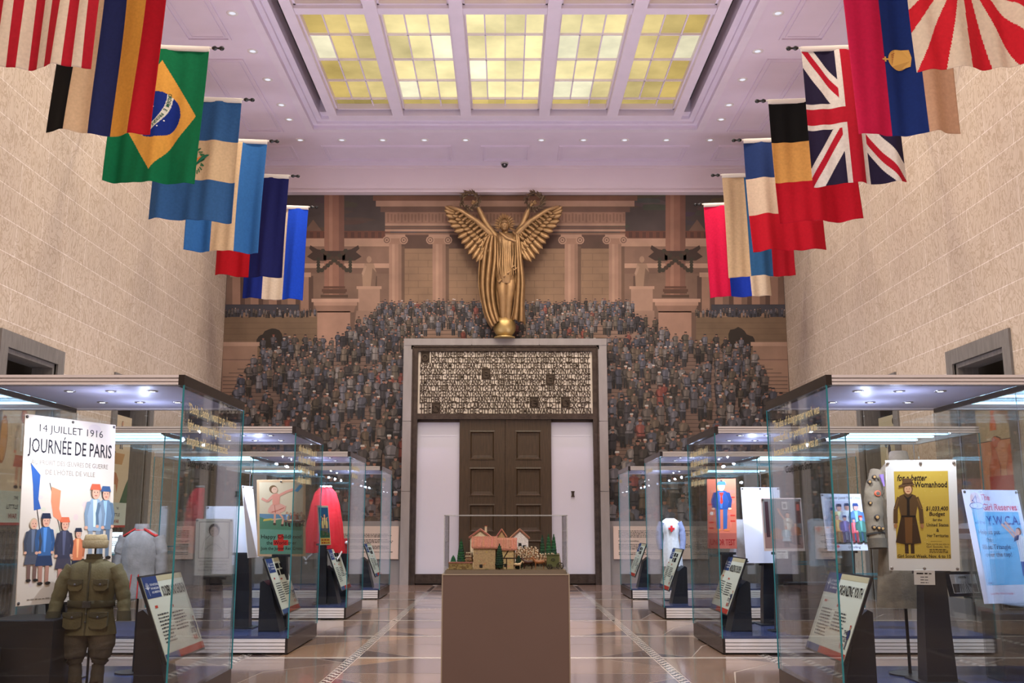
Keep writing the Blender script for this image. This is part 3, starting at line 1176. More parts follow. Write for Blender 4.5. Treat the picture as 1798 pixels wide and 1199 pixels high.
def f_brazil(u, v):
    x, y = u * FW - .5 * FW, (v - .5) * FH
    a = math.hypot(x + .02, y)
    if a < .37:
        b = math.hypot(x + .50, y - .30)
        if .63 < b < .71:
            return S(225, 222, 210)
        return S(14, 42, 130)
    if abs(x) / (.43 * FW) + abs(y) / (.41 * FH) < 1:
        return S(222, 160, 70)
    return S(0, 108, 66)


def f_uk(u, v):
    x, y = (u - .5), (v - .5)
    X, Y = x * FW, y * FH
    if abs(X) < .115 or abs(Y) < .13:
        return S(186, 20, 44)
    if abs(X) < .19 or abs(Y) < .205:
        return S(230, 222, 214)
    d = (abs(x) - abs(y)) * FW * .84
    sd = d * (1 if x * y > 0 else -1) * (1)
    if -.012 < d * (1 if (x > 0) == (y > 0) else -1) < .075 and abs(d) < .09:
        return S(186, 20, 44)
    if abs(d) < .15:
        return S(230, 222, 214)
    return S(36, 28, 58)


def f_sun(u, v):
    X, Y = (u - .46) * FW, (v - .62) * FH
    if math.hypot(X, Y) < .26:
        return S(200, 22, 40)
    a = math.atan2(Y, X) / (2 * PI) * 32 + .25
    return S(206, 26, 42) if int(a + 64) % 2 == 0 else WHT


def f_hond(u, v):
    return (S(52, 110, 176), BEI, S(52, 110, 176))[min(2, int(u * 3))]


def f_guat(u, v):
    return (S(52, 96, 150), BEI, S(52, 96, 150))[min(2, int((1 - v) * 3))]


def f_haiti(u, v):
    if .38 < u < .62 and .40 < v < .60:
        return WHT
    return S(190, 14, 30) if u < .5 else S(26, 30, 92)


def make_flag(fn, label, side, Y, nx=72, ny=96, tip=4.46, extra=None, seed=0, wave=1.):
    """pole sticking out of the side wall, cloth hanging from it; origin at the wall"""
    ztip = 8.66
    t = thing('flag', label, 'flag', (side * RW, Y, ztip + .10), 0, 'flags on poles along the %s wall' % ('left' if side < 0 else 'right'))
    rnd = random.Random(seed + 40)
    L = RW - tip
    tilt = math.radians(2.2)

    def P(d, z, y=0):   # d along the pole from the wall, z below/above it, leaning a little
        return Vector((-side * (d * cos(tilt) + z * sin(tilt)), y, -d * sin(tilt) + z * cos(tilt)))
    m = M()
    m.tube([P(0, 0), P(L - .06, 0)], .016, 8)
    m.tube([P(0, 0), P(.05, 0)], .05, 12)
    m.build('pole', 'pole_white', t)
    m = M()
    m.tube([P(L - .06, 0), P(L - .03, 0), P(L - .01, 0), P(L + .02, 0), P(L + .05, 0), P(L + .065, 0), P(L + .09, 0), P(L + .115, 0), P(L + .13, 0)],
           [.018, .034, .036, .016, .016, .03, .036, .028, .006], 12)
    m.build('finial', 'finial_black', t)
    m = M()
    a0, a1 = L - .10 - FW, L - .10
    rings = []
    for k in range(20):
        d = a0 + (a1 - a0) * k / 19
        rings.append([P(d, .024 * sin(q * PI / 4) - (.045 if q in (5, 6, 7) else 0), .024 * cos(q * PI / 4)) for q in range(8)])
    m.loft(rings)
    m.build('header_sleeve', 'pole_white', t)
    ph = [rnd.uniform(0, 6) for _ in range(6)]
    fr_ = [rnd.uniform(9, 13), rnd.uniform(17, 24), rnd.uniform(30, 40)]
    vs, fs, cs = [], [], []
    for j in range(ny + 1):
        v = 1 - j / ny
        for i in range(nx + 1):
            u = i / nx
            dn = 1 - v
            am = (.014 + .040 * dn ** .7) * wave
            y = am * (sin(u * fr_[0] + ph[0] + dn * .8) + .5 * sin(u * fr_[1] + ph[1] - dn * 1.2) + .22 * sin(u * fr_[2] + ph[2] + dn * 2))
            y += .03 * sin(dn * 2.6 + ph[3]) * dn
            hem = .012 * sin(u * 7 + ph[4]) * dn
            uu = u if side < 0 else 1 - u
            vs.append(P(a0 + (a1 - a0) * uu + .014 * sin(dn * 3 + ph[5]) * dn, -.05 - dn * FH - hem, y))
    rows = []
    for j in range(ny):
        for i in range(nx):
            a = j * (nx + 1) + i
            fs.append((a, a + nx + 1, a + nx + 2, a + 1))
            c = tuple(q * .80 for q in fn((i + .5) / nx, 1 - (j + .5) / ny))
            cs.append(c)
    m = M()
    m.v, m.f, m.c, m.sm = [tuple(p) for p in vs], fs, cs, [True] * len(fs)
    cl = m.build('cloth', 'cloth', t)
    so = cl.modifiers.new('thickness', 'SOLIDIFY')
    so.thickness = .003
    if extra:
        def surf(u, v):
            i, j = min(nx - 1, max(0, int(u * nx))), min(ny - 1, max(0, int((1 - v) * ny)))
            p = Vector(m.v[j * (nx + 1) + i])
            q = Vector(m.v[(j + 1) * (nx + 1) + i + 1])
            fu, fv = u * nx - i, (1 - v) * ny - j
            a = Vector(m.v[j * (nx + 1) + i]).lerp(Vector(m.v[j * (nx + 1) + i + 1]), fu)
            b = Vector(m.v[(j + 1) * (nx + 1) + i]).lerp(Vector(m.v[(j + 1) * (nx + 1) + i + 1]), fu)
            return a.lerp(b, fv) + Vector((0, -.006, 0))
        extra(t, surf)
    return t


def on_cloth(t, surf, name, m):
    """lays a flat painted mesh (x = u, z = v in metres of cloth) on the cloth"""
    m.v = [tuple(surf(x / FW, z / FH) + Vector((0, y, 0))) for x, y, z in m.v]
    return m.build(name, 'print', t)


def x_brazil(t, surf):
    m = M()
    cx, cy = .5 * FW - .02, .5 * FH
    txt = 'ORDEM E PROGRESSO'
    ox, oy, R_ = .5 * FW - .50, .5 * FH + .30, .67
    for k, ch in enumerate(txt):
        if ch == ' ':
            continue
        a = .04 - 1.02 * k / (len(txt) - 1)
        m.text(ch, ox + (R_ - .024) * cos(a), oy + (R_ - .024) * sin(a), .066, S(20, 80, 60), 2, al='c', ang=a - PI / 2, bold=.015, k=.001)
    for (x, y) in ((.02, .12), (-.1, .05), (.12, -.2), (-.03, -.1), (-.22, -.2), (-.15, -.27), (.0, .25), (-.05, .18), (.2, -.1), (-.26, -.1)):
        m.oval(cx + x - .05, cy + y, .011, .011, S(220, 220, 225), 2, 8)
    on_cloth(t, surf, 'lettering', m)


def x_guat(t, surf):
    m = M()
    cx, cy = .5 * FW - .1, .5 * FH
    rg = random.Random(4)
    for e in (-1, 1):
        for k in range(14):
            a = .5 * PI + e * (.35 + k * .15)
            x, y = cx + .2 * cos(a), cy + e * .02 + .24 * sin(a)
            b = a + rg.uniform(-1, 1)
            m.line([(x, y), (x + .07 * cos(b), y + .07 * sin(b))], .02, S(50, 105, 70), 2)
    m.rect(cx - .09, cy - .1, cx + .09, cy + .1, S(215, 190, 150), 3)
    for k in range(3):
        m.rect(cx - .07, cy - .06 + k * .05, cx + .07, cy - .045 + k * .05, S(110, 95, 80), 4)
    m.pol([(cx + .10, cy - .12), (cx + .2, cy - .02), (cx + .30, cy + .06), (cx + .36, cy + .08), (cx + .30, cy + .1), (cx + .2, cy + .08), (cx + .08, cy - .02), (cx - .02, cy - .16)], S(40, 110, 85), 5)
    m.pol([(cx + .12, cy - .04), (cx + .2, cy + .03), (cx + .28, cy + .07), (cx + .22, cy + .09), (cx + .12, cy + .03)], S(220, 120, 60), 6)
    on_cloth(t, surf, 'emblem', m)


def x_mont(t, surf):
    m = M()
    cx, cy = .49 * FW, .50 * FH
    G_ = S(214, 170, 92)
    m.oval(cx - .02, cy, .15, .15, G_, 2, 24)
    m.pol([(cx - .02, cy - .14), (cx + .12, cy - .12), (cx + .14, cy), (cx + .12, cy + .12), (cx - .02, cy + .14)], G_, 2.2)
    for k in range(-3, 4):
        m.line([(cx + .12, cy + k * .035), (cx + .0, cy + k * .042), (cx - .12, cy + k * .022)], .008, S(150, 60, 50), 3 + abs(k) * .1)
    m.line([(cx - .17, cy), (cx - .25, cy)], .022, G_, 3)
    m.line([(cx - .21, cy - .035), (cx - .21, cy + .035)], .022, G_, 3.2)
    R_ = S(205, 35, 60)
    for z in (-.07, .0, .07):
        pass
    m.line([(cx + .19, cy + .08), (cx + .33, cy + .08)], .02, R_, 3)
    m.line([(cx + .19, cy + .0), (cx + .33, cy + .0)], .02, R_, 3)
    m.line([(cx + .26, cy + .08), (cx + .26, cy + .0)], .02, R_, 3.2)
    m.line([(cx + .19, cy - .07), (cx + .33, cy - .07)], .02, R_, 3)
    on_cloth(t, surf, 'crown_emblem', m)


FL = [
    (-1, 10.45, f_us, 'flag with upright red and cream stripes, nearest at top left', None, 78, 96),
    (-1, 12.4, stripes_v([BLK, BEI, S(34, 42, 92), YEL, S(186, 14, 34)]), 'flag of five upright stripes, black, beige, blue, orange and red', None, 75, 90),
    (-1, 14.3, f_brazil, 'green flag with orange diamond and blue disc with motto band', x_brazil, 150, 220),
    (-1, 16.2, f_guat, 'blue, beige and blue banded flag with a bird emblem', x_guat, 72, 96),
    (-1, 18.1, f_hond, 'flag of upright light blue, beige and light blue stripes', None, 72, 90),
    (-1, 20.05, f_haiti, 'flag half red and half dark navy with small pale square', None, 72, 90),
    (-1, 22.15, stripes_v([S(20, 40, 128), WHT, BRI]), 'farthest left flag, dark blue, white and bright blue upright stripes', None, 72, 90),
    (1, 10.45, f_sun, 'flag with red and cream sunburst rays at top right', None, 150, 200),
    (1, 12.4, stripes_v([CRM, S(24, 50, 120), S(214, 172, 140)]), 'crimson, blue and beige flag with a gold crown emblem', x_mont, 72, 90),
    (1, 14.3, f_uk, 'dark blue flag with crossed red and white bars and diagonals', None, 160, 240),
    (1, 16.25, stripes_h([BLK, S(226, 166, 92), S(196, 16, 40)]), 'flag of level black, orange and red bands', None, 72, 90),
    (1, 18.05, stripes_h([S(36, 58, 112), S(226, 200, 176), S(196, 16, 40)]), 'flag of level blue, cream and red bands', None, 72, 90),
    (1, 20.0, stripes_v([BEI, S(50, 100, 150), S(186, 20, 40)]), 'flag of upright beige, steel blue and red stripes', None, 72, 90),
    (1, 21.95, stripes_v([S(220, 18, 72), S(26, 60, 180), S(236, 214, 186)]), 'farthest right flag, crimson, bright blue and cream upright stripes', None, 72, 90)]
for i, (sd, Y, fn, lb, ex, nx, ny) in enumerate(FL):
    make_flag(fn, lb, sd, Y, nx, ny, extra=ex, seed=i * 7, wave=1.15)

# ------------------------------------------------------------------ winged statue on the door surround
vt = thing('winged_statue', 'gilded winged statue raising two wreaths, standing on a globe above the doorway', 'statue', (-.03, 24.36, 5.972))
OX, OY, OZ = vt.location


def V(u, v, y=0.):
    """spot of the figure measured off the front view; y = depth towards the room is negative"""
    p = at(740 + u / 4.283, 330 + v / 4.283, 24.34)
    return Vector((p.x - OX, y, p.z - OZ))


m = M()
g0 = V(625, 1098)
m.ell((g0.x, -.02, .285), .285, .26, .285, n=24, m=14)
m.lathe([(.26, 0), (.26, .03), (.16, .06)], 24, (g0.x, -.02, 0))
m.build('globe', 'gold_bright', vt)


def garment(rows, nf, amp, mm, ph=0., n=64, depth=.6):
    """rows: (v, left u, right u, depth y centre, depth radius)"""
    rings = []
    for (v, a, b, yc, dr) in rows:
        c0, c1 = V(a, v), V(b, v)
        cx, hw = (c0.x + c1.x) / 2, abs(c1.x - c0.x) / 2
        R = []
        for i in range(n):
            t = 2 * PI * i / n
            k = 1 + amp * (sin(nf * t + ph + v * .004) + .5 * sin((nf * 1.7 // 1) * t + 2 * ph - v * .006))
            R.append(Vector((cx + hw * cos(t) * k, yc + dr * sin(t) * k, c0.z)))
        rings.append(R)
    mm.loft(rings)


# under-dress, legs and feet
m = M()
garment([(1040, 598, 655, -.05, .10), (1010, 592, 668, -.05, .12), (960, 580, 676, -.05, .15), (880, 562, 688, -.05, .18), (800, 553, 696, -.05, .2), (740, 552, 700, -.05, .2), (680, 556, 706, -.04, .2), (600, 560, 712, -.03, .2)], 13, .045, m)
for a, b in ((600, 615), (665, 655)):
    m.tube([V(a + 5, 640, -.1), V(a + (8 if a < 640 else 4), 760, -.2), V(b, 860, -.18), V(b - 2, 960, -.14), V(b, 1035, -.12)], [.15, .145, .11, .08, .06], 14)
    m.tube([V(b, 1018, -.08), V(b + (-5 if a < 640 else 5), 1016, -.16), V(b + (-8 if a < 640 else 8), 1020, -.23)], [.055, .045, .025], 10)
m.build('underdress', 'gold_bronze', vt)
# tunic
m = M()
garment([(735, 582, 700, -.06, .27), (728, 570, 708, -.07, .28), (660, 548, 722, -.07, .28), (590, 548, 728, -.06, .27), (520, 556, 720, -.05, .24), (470, 566, 712, -.06, .24), (430, 560, 722, -.07, .26), (390, 552, 728, -.06, .24), (360, 560, 712, -.04, .18), (345, 590, 690, -.02, .12)], 17, .035, m, 1.)
m.tube([V(590, 345, -.2), V(640, 400, -.33), V(712, 425, -.3)], [.03, .045, .03], 8)
m.tube([V(690, 345, -.2), V(715, 380, -.28), V(722, 430, -.28)], [.03, .04, .03], 8)
for k in range(9):
    u = 575 + k * 16
    m.tube([V(u, 430, -.28 - .04 * sin(k)), V(u + 3 * sin(k), 520, -.29), V(u - 4 * sin(k * 2), 600, -.335), V(u + 4, 700 - 9 * abs(k - 4), -.335)], [.012, .02, .026, .014], 6)
for k, (a, b) in enumerate(((585, 730), (620, 690), (650, 665), (680, 625), (700, 640))):
    m.tube([V(a - 12, b - 12, -.30), V(a, b, -.36), V(a + 20, b - 22, -.33)], [.02, .03, .015], 6)
m.build('tunic', 'gold_bronze', vt)


def drape(name, L_, R_, yf, folds, amp):
    """hanging cloth between a left and a right outline, with deep folds"""
    n, k = 40, len(L_)
    rings = []
    for (ua, va), (ub, vb), y0 in zip(L_, R_, yf):
        row = []
        for i in range(n + 1):
            s_ = i / n
            p = V(ua + (ub - ua) * s_, va + (vb - va) * s_)
            row.append(Vector((p.x, y0 - amp * (.5 + .5 * sin(folds * 2 * PI * s_ + va * .003)) - .5 * amp * sin(s_ * PI), p.z)))
        rings.append(row)
    mm = M()
    mm.loft(rings, closed=False, caps=False)
    o = mm.build(name, 'gold_bronze', vt)
    so = o.modifiers.new('thick', 'SOLIDIFY')
    so.thickness = .03
    ss = o.modifiers.new('s', 'SUBSURF')
    ss.levels = ss.render_levels = 1
    return o


drape('cloak', [(500, 372), (452, 440), (430, 560), (424, 700), (432, 800), (455, 900), (472, 985), (530, 1075)], [(560, 372), (572, 440), (580, 560), (560, 680), (552, 780), (560, 880), (580, 960), (592, 1010)],
      [-.02, -.02, -.02, -.02, -.02, -.02, -.04, -.06], 3.5, .20)
drape('cloak', [(700, 360), (704, 440), (704, 560), (706, 660), (700, 760), (695, 860), (682, 950), (668, 1000)], [(728, 360), (742, 440), (755, 560), (768, 650), (782, 750), (772, 850), (780, 960), (785, 1040)],
      [-.02, -.05, -.06, -.06, -.06, -.06, -.06, -.06], 2.5, .20)
# arms, neck, head as one body
m = M()
m.tube([V(575, 385, -.02), V(545, 352, -.04), V(505, 300, -.08), V(480, 262, -.10), V(452, 205, -.12), V(430, 160, -.14), V(415, 138, -.15)], [.10, .105, .085, .07, .075, .05, .045], 14)
m.tube([V(690, 385, -.02), V(718, 352, -.04), V(748, 300, -.08), V(768, 262, -.10), V(790, 205, -.12), V(810, 160, -.14), V(826, 138, -.15)], [.10, .105, .085, .07, .075, .05, .045], 14)
for hx, hy, e in ((412, 132, -1), (830, 132, 1)):
    c_ = V(hx, hy, -.16)
    m.ell(c_, .055, .04, .06, n=10, m=8)
    for k in range(4):
        b_ = c_ + Vector((e * (.02 + .012 * k), -.03, .045 - k * .025))
        m.tube([b_, b_ + Vector((e * .05, -.03, .03)), b_ + Vector((e * .075, .0, .045)), b_ + Vector((e * .06, .03, .05))], [.015, .014, .012, .008], 6)
    m.tube([c_ + Vector((-e * .03, -.02, .0)), c_ + Vector((-e * .03, -.05, .05)), c_ + Vector((0, -.06, .085))], [.017, .015, .01], 6)
m.tube([V(640, 380, -.04), V(632, 345, -.05), V(627, 318, -.08)], [.12, .075, .075], 12)
hc = V(625, 288, -.12)
m.ell(hc, .118, .135, .165, n=20, m=14)
m.ell(hc + Vector((0, -.04, -.06)), .08, .10, .10, n=14, m=10)
m.tube([hc + Vector((0, -.13, .035)), hc + Vector((0, -.165, -.02)), hc + Vector((0, -.15, -.045))], [.012, .022, .016], 8)
for e in (-1, 1):
    m.tube([hc + Vector((e * .015, -.138, .045)), hc + Vector((e * .05, -.135, .052)), hc + Vector((e * .085, -.10, .035))], [.008, .013, .008], 6)
    m.ell(hc + Vector((e * .043, -.122, .018)), .02, .014, .012, n=8, m=6)
    m.ell(hc + Vector((e * .118, 0, -.01)), .018, .03, .04, n=8, m=6)
m.tube([hc + Vector((-.03, -.135, -.075)), hc + Vector((0, -.148, -.072)), hc + Vector((.03, -.135, -.075))], [.006, .011, .006], 6)
m.tube([hc + Vector((-.028, -.132, -.09)), hc + Vector((0, -.142, -.093)), hc + Vector((.028, -.132, -.09))], [.006, .011, .006], 6)
m.build('body', 'gold_bronze', vt)
m = M()
rh = random.Random(2)
for k in range(26):
    a = -.3 + (PI + .6) * k / 25
    for q in range(2):
        p = hc + Vector((.125 * cos(a), -.02 + q * .06, .01 + .15 * sin(a) * (1 if a > 0 else .5)))
        m.ell(p, .035, .035, .035, n=6, m=5)
m.build('hair', 'gold_bronze', vt)
m = M()
for k in range(30):
    a = -.55 + (PI + 1.1) * k / 29
    d = Vector((cos(a), -.25 + .5 * (k % 2), sin(a)))
    p = hc + Vector((.13 * cos(a), -.06, .15 * sin(a)))
    s_ = Vector((-d.z, 0, d.x)) * .026
    t_ = p + d * rh.uniform(.11, .17)
    md = p.lerp(t_, .45)
    m.add([p, md + s_ + Vector((0, -.02, 0)), t_, md - s_ + Vector((0, -.02, 0)), md + Vector((0, .03, 0))], [(0, 1, 2), (0, 2, 3), (0, 4, 1), (1, 4, 2), (2, 4, 3), (3, 4, 0)])
m.build('leaf_crown', 'gold_bronze', vt)


def leaf(mm, p, d, w_, L_, nrm):
    d = d.normalized()
    s_ = d.cross(nrm).normalized() * w_
    md = p + d * L_ * .45
    e = nrm.normalized() * w_ * .4
    mm.add([p, md + s_, p + d * L_, md - s_, md + e, md - e], [(0, 1, 4), (1, 2, 4), (2, 3, 4), (3, 0, 4), (1, 0, 5), (2, 1, 5), (3, 2, 5), (0, 3, 5)])


for cu, cv in ((365, 108), (848, 112)):
    m = M()
    c_ = V(cu, cv, -.2)
    for k in range(72):
        a = 2 * PI * k / 36 + rh.uniform(-.05, .05)
        r_ = Vector((cos(a), 0, sin(a)))
        tg = Vector((-sin(a), 0, cos(a)))
        p = c_ + r_ * .20 + Vector((0, rh.uniform(-.05, .05), 0))
        leaf(m, p, tg * 1.0 + r_ * rh.uniform(-.9, 1.1) + Vector((0, rh.uniform(-.7, .3), 0)), .028, rh.uniform(.11, .17), Vector((0, -1, 0)) + r_ * .3)
    m.tube([c_ + Vector((.20 * cos(a * PI / 10), 0, .20 * sin(a * PI / 10))) for a in range(21)], .022, 6)
    m.build('laurel_wreath', 'wreath_bronze', vt)


def feather(mm, p0, p1, w_, y0, y1, bend):
    """a rounded feather blade with a raised shaft"""
    n = 9
    ax = (p1 - p0)
    L_ = ax.length
    ax = ax / L_
    sd = Vector((ax.z, 0, -ax.x))
    rows = []
    for i in range(n + 1):
        s_ = i / n
        ww = w_ * (.55 + .6 * s_ - .15 * s_ * s_) * (math.sqrt(max(0, 1 - max(0, (s_ - .78) / .22) ** 2)) if s_ > .78 else 1) + .003
        c_ = p0 + ax * L_ * s_ + sd * bend * sin(PI * s_) + Vector((0, y0 + (y1 - y0) * s_, 0))
        rows.append([c_ - sd * ww, c_ - sd * ww * .4 + Vector((0, -.022, 0)), c_ + Vector((0, -.05, 0)), c_ + sd * ww * .4 + Vector((0, -.022, 0)), c_ + sd * ww, c_ + sd * ww * .4 + Vector((0, .012, 0)), c_ - sd * ww * .4 + Vector((0, .012, 0))])
    mm.loft(rows)


for side in (-1, 1):
    mir_ = (lambda u: u) if side < 0 else (lambda u: 1236 - u + (u - 600) * -.0)
    m = M()
    root, elbow, tip_ = (548, 395), (430, 262), (195, 150)
    tips = [(178, 152), (176, 178), (186, 215), (200, 262), (222, 300), (248, 342), (276, 388), (302, 430), (326, 472), (352, 512), (384, 548), (412, 572), (440, 560), (470, 520)]
    for k, (tu, tv) in enumerate(tips):
        s_ = k / (len(tips) - 1)
        bu, bv = 300 + (545 - 300) * s_, 190 + (400 - 190) * s_
        feather(m, V(mir_(bu), bv), V(mir_(tu), tv), .085, -.03 - .01 * k, -.16 - .004 * k, side * .03)
    for k in range(11):
        s_ = k / 10
        bu, bv = 330 + 215 * s_, 200 + 190 * s_
        tu, tv = 235 + 215 * s_, 225 + 260 * s_ - 30 * sin(PI * s_) * 0
        feather(m, V(mir_(bu), bv), V(mir_(tu), tv), .075, -.10, -.20, side * .02)
    for k in range(10):
        s_ = k / 9
        bu, bv = 300 + 250 * s_, 178 + 200 * s_
        tu, tv = 255 + 235 * s_, 215 + 215 * s_
        feather(m, V(mir_(bu), bv), V(mir_(tu), tv), .06, -.15, -.22, 0)
    m.tube([V(mir_(185), 152, -.08), V(mir_(215), 150, -.13), V(mir_(300), 182, -.16), V(mir_(420), 262, -.17), V(mir_(500), 335, -.14), V(mir_(560), 400, -.05)], [.02, .045, .06, .07, .08, .07], 10)
    m.build('wing', 'gold_bronze', vt)
# ------------------------------------------------------------------ display cases
CD, CL, DIV = 1.75, 3.08, 1.53
ZD, ZT, ZS = .20, 2.56, 2.485


def make_case(side, label):
    t = thing('glass_display_case', label, 'display case', (side * 2.44, CASE_Y[0], 0), 0, 'glass display cases along the hall')

    def bx(m, a0, a1, y0, y1, z0, z1, col=(.8, .8, .8)):
        x0, x1 = sorted((side * a0, side * a1))
        m.box(x0, x1, y0, y1, z0, z1, col)
    m = M()
    for y0, y1 in ((.0, .05), (CD - .05, CD)):
        bx(m, .012, CL, y0 + .02, y1 - .02, .02, .17, S(60, 60, 70))
        for k in range(4):
            bx(m, .006, CL, y0, y1, .022 + k * .037, .022 + k * .037 + .029)
    bx(m, CL - .03, CL, .05, CD - .05, .02, .17)
    m.build('base', 'case_metal', t)
    m = M()
    bx(m, 0, .03, -.002, CD + .002, .015, .175)
    bx(m, .04, CL - .04, .06, CD - .06, .0, .15)
    m.build('plinth', 'case_dark', t)
    m = M()
    bx(m, .02, CL - .02, .02, CD - .02, .175, ZD)
    m.build('deck', 'deck_blue', t)
    # cornice with three ribs, dark along the aisle end
    m = M()
    for y0, y1 in ((-.01, .06), (CD - .06, CD + .01)):
        bx(m, .03, CL, y0 + .02, y1 - .02, ZS, ZT - .004)
        for k, (a, b) in enumerate(((0, .018), (.026, .044), (.054, .075))):
            bx(m, .03, CL, y0, y1, ZS + a, ZS + b)
    bx(m, CL - .05, CL, .05, CD - .05, ZS, ZT)
    m.build('cornice', 'case_metal', t)
    m = M()
    bx(m, -.005, .04, -.012, CD + .012, ZS - .004, ZT)
    m.build('end_cap', 'case_dark', t)
    m = M()
    bx(m, .05, DIV, .08, CD - .08, ZS + .012, ZS + .05)
    so = m.build('soffit', 'case_soffit', t)
    for y in (.45, 1.2):
        for a in (.40, .73, 1.06):
            q = M()
            q.loft([q.ring((side * (a + (y - .45) * .05), y, ZS + z), (0, 0, 1), r, 16) for r, z in ((.024, .010), (.026, .004), (.044, .005), (.046, .012))], (.25, .25, .3), False)
            rim = q.build('downlight', 'steel', so)
            q = M()
            q.loft([q.ring((side * (a + (y - .45) * .05), y, ZS + z), (0, 0, 1), r, 14) for r, z in ((.001, .006), (.024, .006), (.024, .010))], (1, 1, 1), False)
            q.build('lamp', 'lamp_white', so)
    m = M()
    bx(m, .06, .075, .08, CD - .08, ZS + .0, ZS + .012)
    bx(m, .06, DIV, .075, .085, ZS + .0, ZS + .012)
    m.build('gasket', 'rubber', t)
    # divider rail and outer half with light strips under a glass lid
    m = M()
    bx(m, DIV, DIV + .03, .06, CD - .06, ZS - .03, ZS + .01)
    bx(m, DIV + .035, DIV + .06, .06, CD - .06, ZS - .012, ZS + .01)
    m.build('rail', 'case_dark', t)
    for y in (.25, .55, .95, 1.45):
        m = M()
        bx(m, DIV + .12, CL - .12, y, y + .07, ZS + .03, ZS + .045)
        m.build('light_strip', 'strip_blue', t)

    def pane(name, a0, a1, y0, y1, z0, z1):
        m = M()
        bx(m, a0, a1, y0, y1, z0, z1)
        m.build(name, 'case_glass', t)
    g = .009
    pane('glass_front', .0, CL, -.0, g, .176, ZS)
    pane('glass_back', .0, CL, CD - g, CD, .176, ZS)
    pane('glass_end', 0, g, .012, CD - .012, .176, ZS)
    pane('glass_divider', DIV, DIV + g, .03, CD - .03, ZD, ZS - .03)
    pane('glass_lid', DIV + .06, CL - .05, .06, CD - .06, ZS + .05, ZS + .058)
    e = .0055
    for a, y in ((0, 0), (0, CD), (DIV, .03), (CL, 0)):
        m = M()
        bx(m, a - e, a + e, y - e, y + e, .176, ZS)
        m.build('glass_edge', 'glass_edge', t)
    # hanging glass shelf of the outer half
    zs = 1.08 if side < 0 else .80
    m = M()
    bx(m, DIV + .10, CL - .08, .45, 1.6, zs, zs + .012)
    sh = m.build('shelf', 'case_glass', t)
    m = M()
    for y0, y1 in ((.447, .453), (1.597, 1.603)):
        bx(m, DIV + .10, CL - .08, y0, y1, zs - .002, zs + .014)
    m.build('shelf_edge', 'glass_edge', sh)
    for a in (DIV + .16, CL - .14):
        for y in (.5, 1.55):
            m = M()
            m.tube([(side * a, y, zs - .03), (side * a, y, ZS)], .0045, 6)
            m.tube([(side * a, y, zs - .035), (side * a, y, zs - .002)], .012, 8)
            m.build('cable', 'steel', t)
    return t


def glass_text(case, side, lines, attrib, real=True):
    m = M()
    C1 = S(236, 226, 180)
    for k, (s_, w_) in enumerate(lines):
        z = 2.29 - k * .122
        if real:
            m.text(s_, .13 if side < 0 else CD - .13 - 1.42, z, .105, C1, 1, width=w_, bold=.012)
        else:
            rg_ = random.Random(k + int(w_ * 10))
            x = .2
            while x < .2 + w_:
                e = x + rg_.uniform(.08, .26)
                while x < min(e, .2 + w_):
                    m.rect(x, z - (.02 if rg_.random() < .12 else 0), x + .013, z + (.08 if rg_.random() < .2 else .055), C1, 1)
                    x += .021
                x += .035
    if attrib:
        m.text(attrib, .16 if side < 0 else .55, 1.88, .085, S(16, 14, 18), 1, width=.75, bold=.006)
    o = m.build('lettering', 'print', case)
    if side < 0:
        o.location = (.004, 0, 0)
        o.rotation_euler = (0, 0, PI / 2)
    else:
        o.location = (-.004, CD, 0)
        o.rotation_euler = (0, 0, -PI / 2)
    return o


WHERE = ['nearest, cut by the picture edge', 'second from the front', 'third from the front', 'farthest, beside the doorway wall']
TXT = {(-1, 0): ([('"Daddy, Daddy, I want to go, I want to', 1.38), ('fight our enemy and fight for France', 1.22), ('alongside soldiers in the trenches."', 1.18)], '"Daddy I Want To Go"', True),
       (1, 0): ([('"The idea of doing proper work was', 1.36), ('wonderful, or perhaps it was', 1.28), ('because we knew work was in', 1.28)], 'Cicely Stewart-Smith', True),
       (-1, 1): ([('a', 1.1), ('a', 1.05), ('a', 1.0), ('a', .8)], None, False), (1, 1): ([('a', 1.1), ('a', 1.1), ('a', 1.1), ('a', .9)], None, False),
       (-1, 2): ([('a', .8), ('a', .6)], None, False), (1, 2): ([('a', .7)], None, False), (-1, 3): ([('a', .4)], None, False), (1, 3): ([('a', .4)], None, False)}
CASES = {}
for side, sn in ((-1, 'left'), (1, 'right')):
    first = make_case(side, '')
    for k in range(4):
        c = first if k == 0 else clone(first, (side * 2.44, CASE_Y[k], 0))
        c['label'] = 'long glass display case on the %s side, %s' % (sn, WHERE[k])
        CASES[side, k] = c
    for k in range(4):
        ln, at_txt, real = TXT[side, k]
        glass_text(CASES[side, k], side, ln, at_txt, real)

# ------------------------------------------------------------------ leaning text panels on black stands
PW, PH, PT = .97, .69, .37


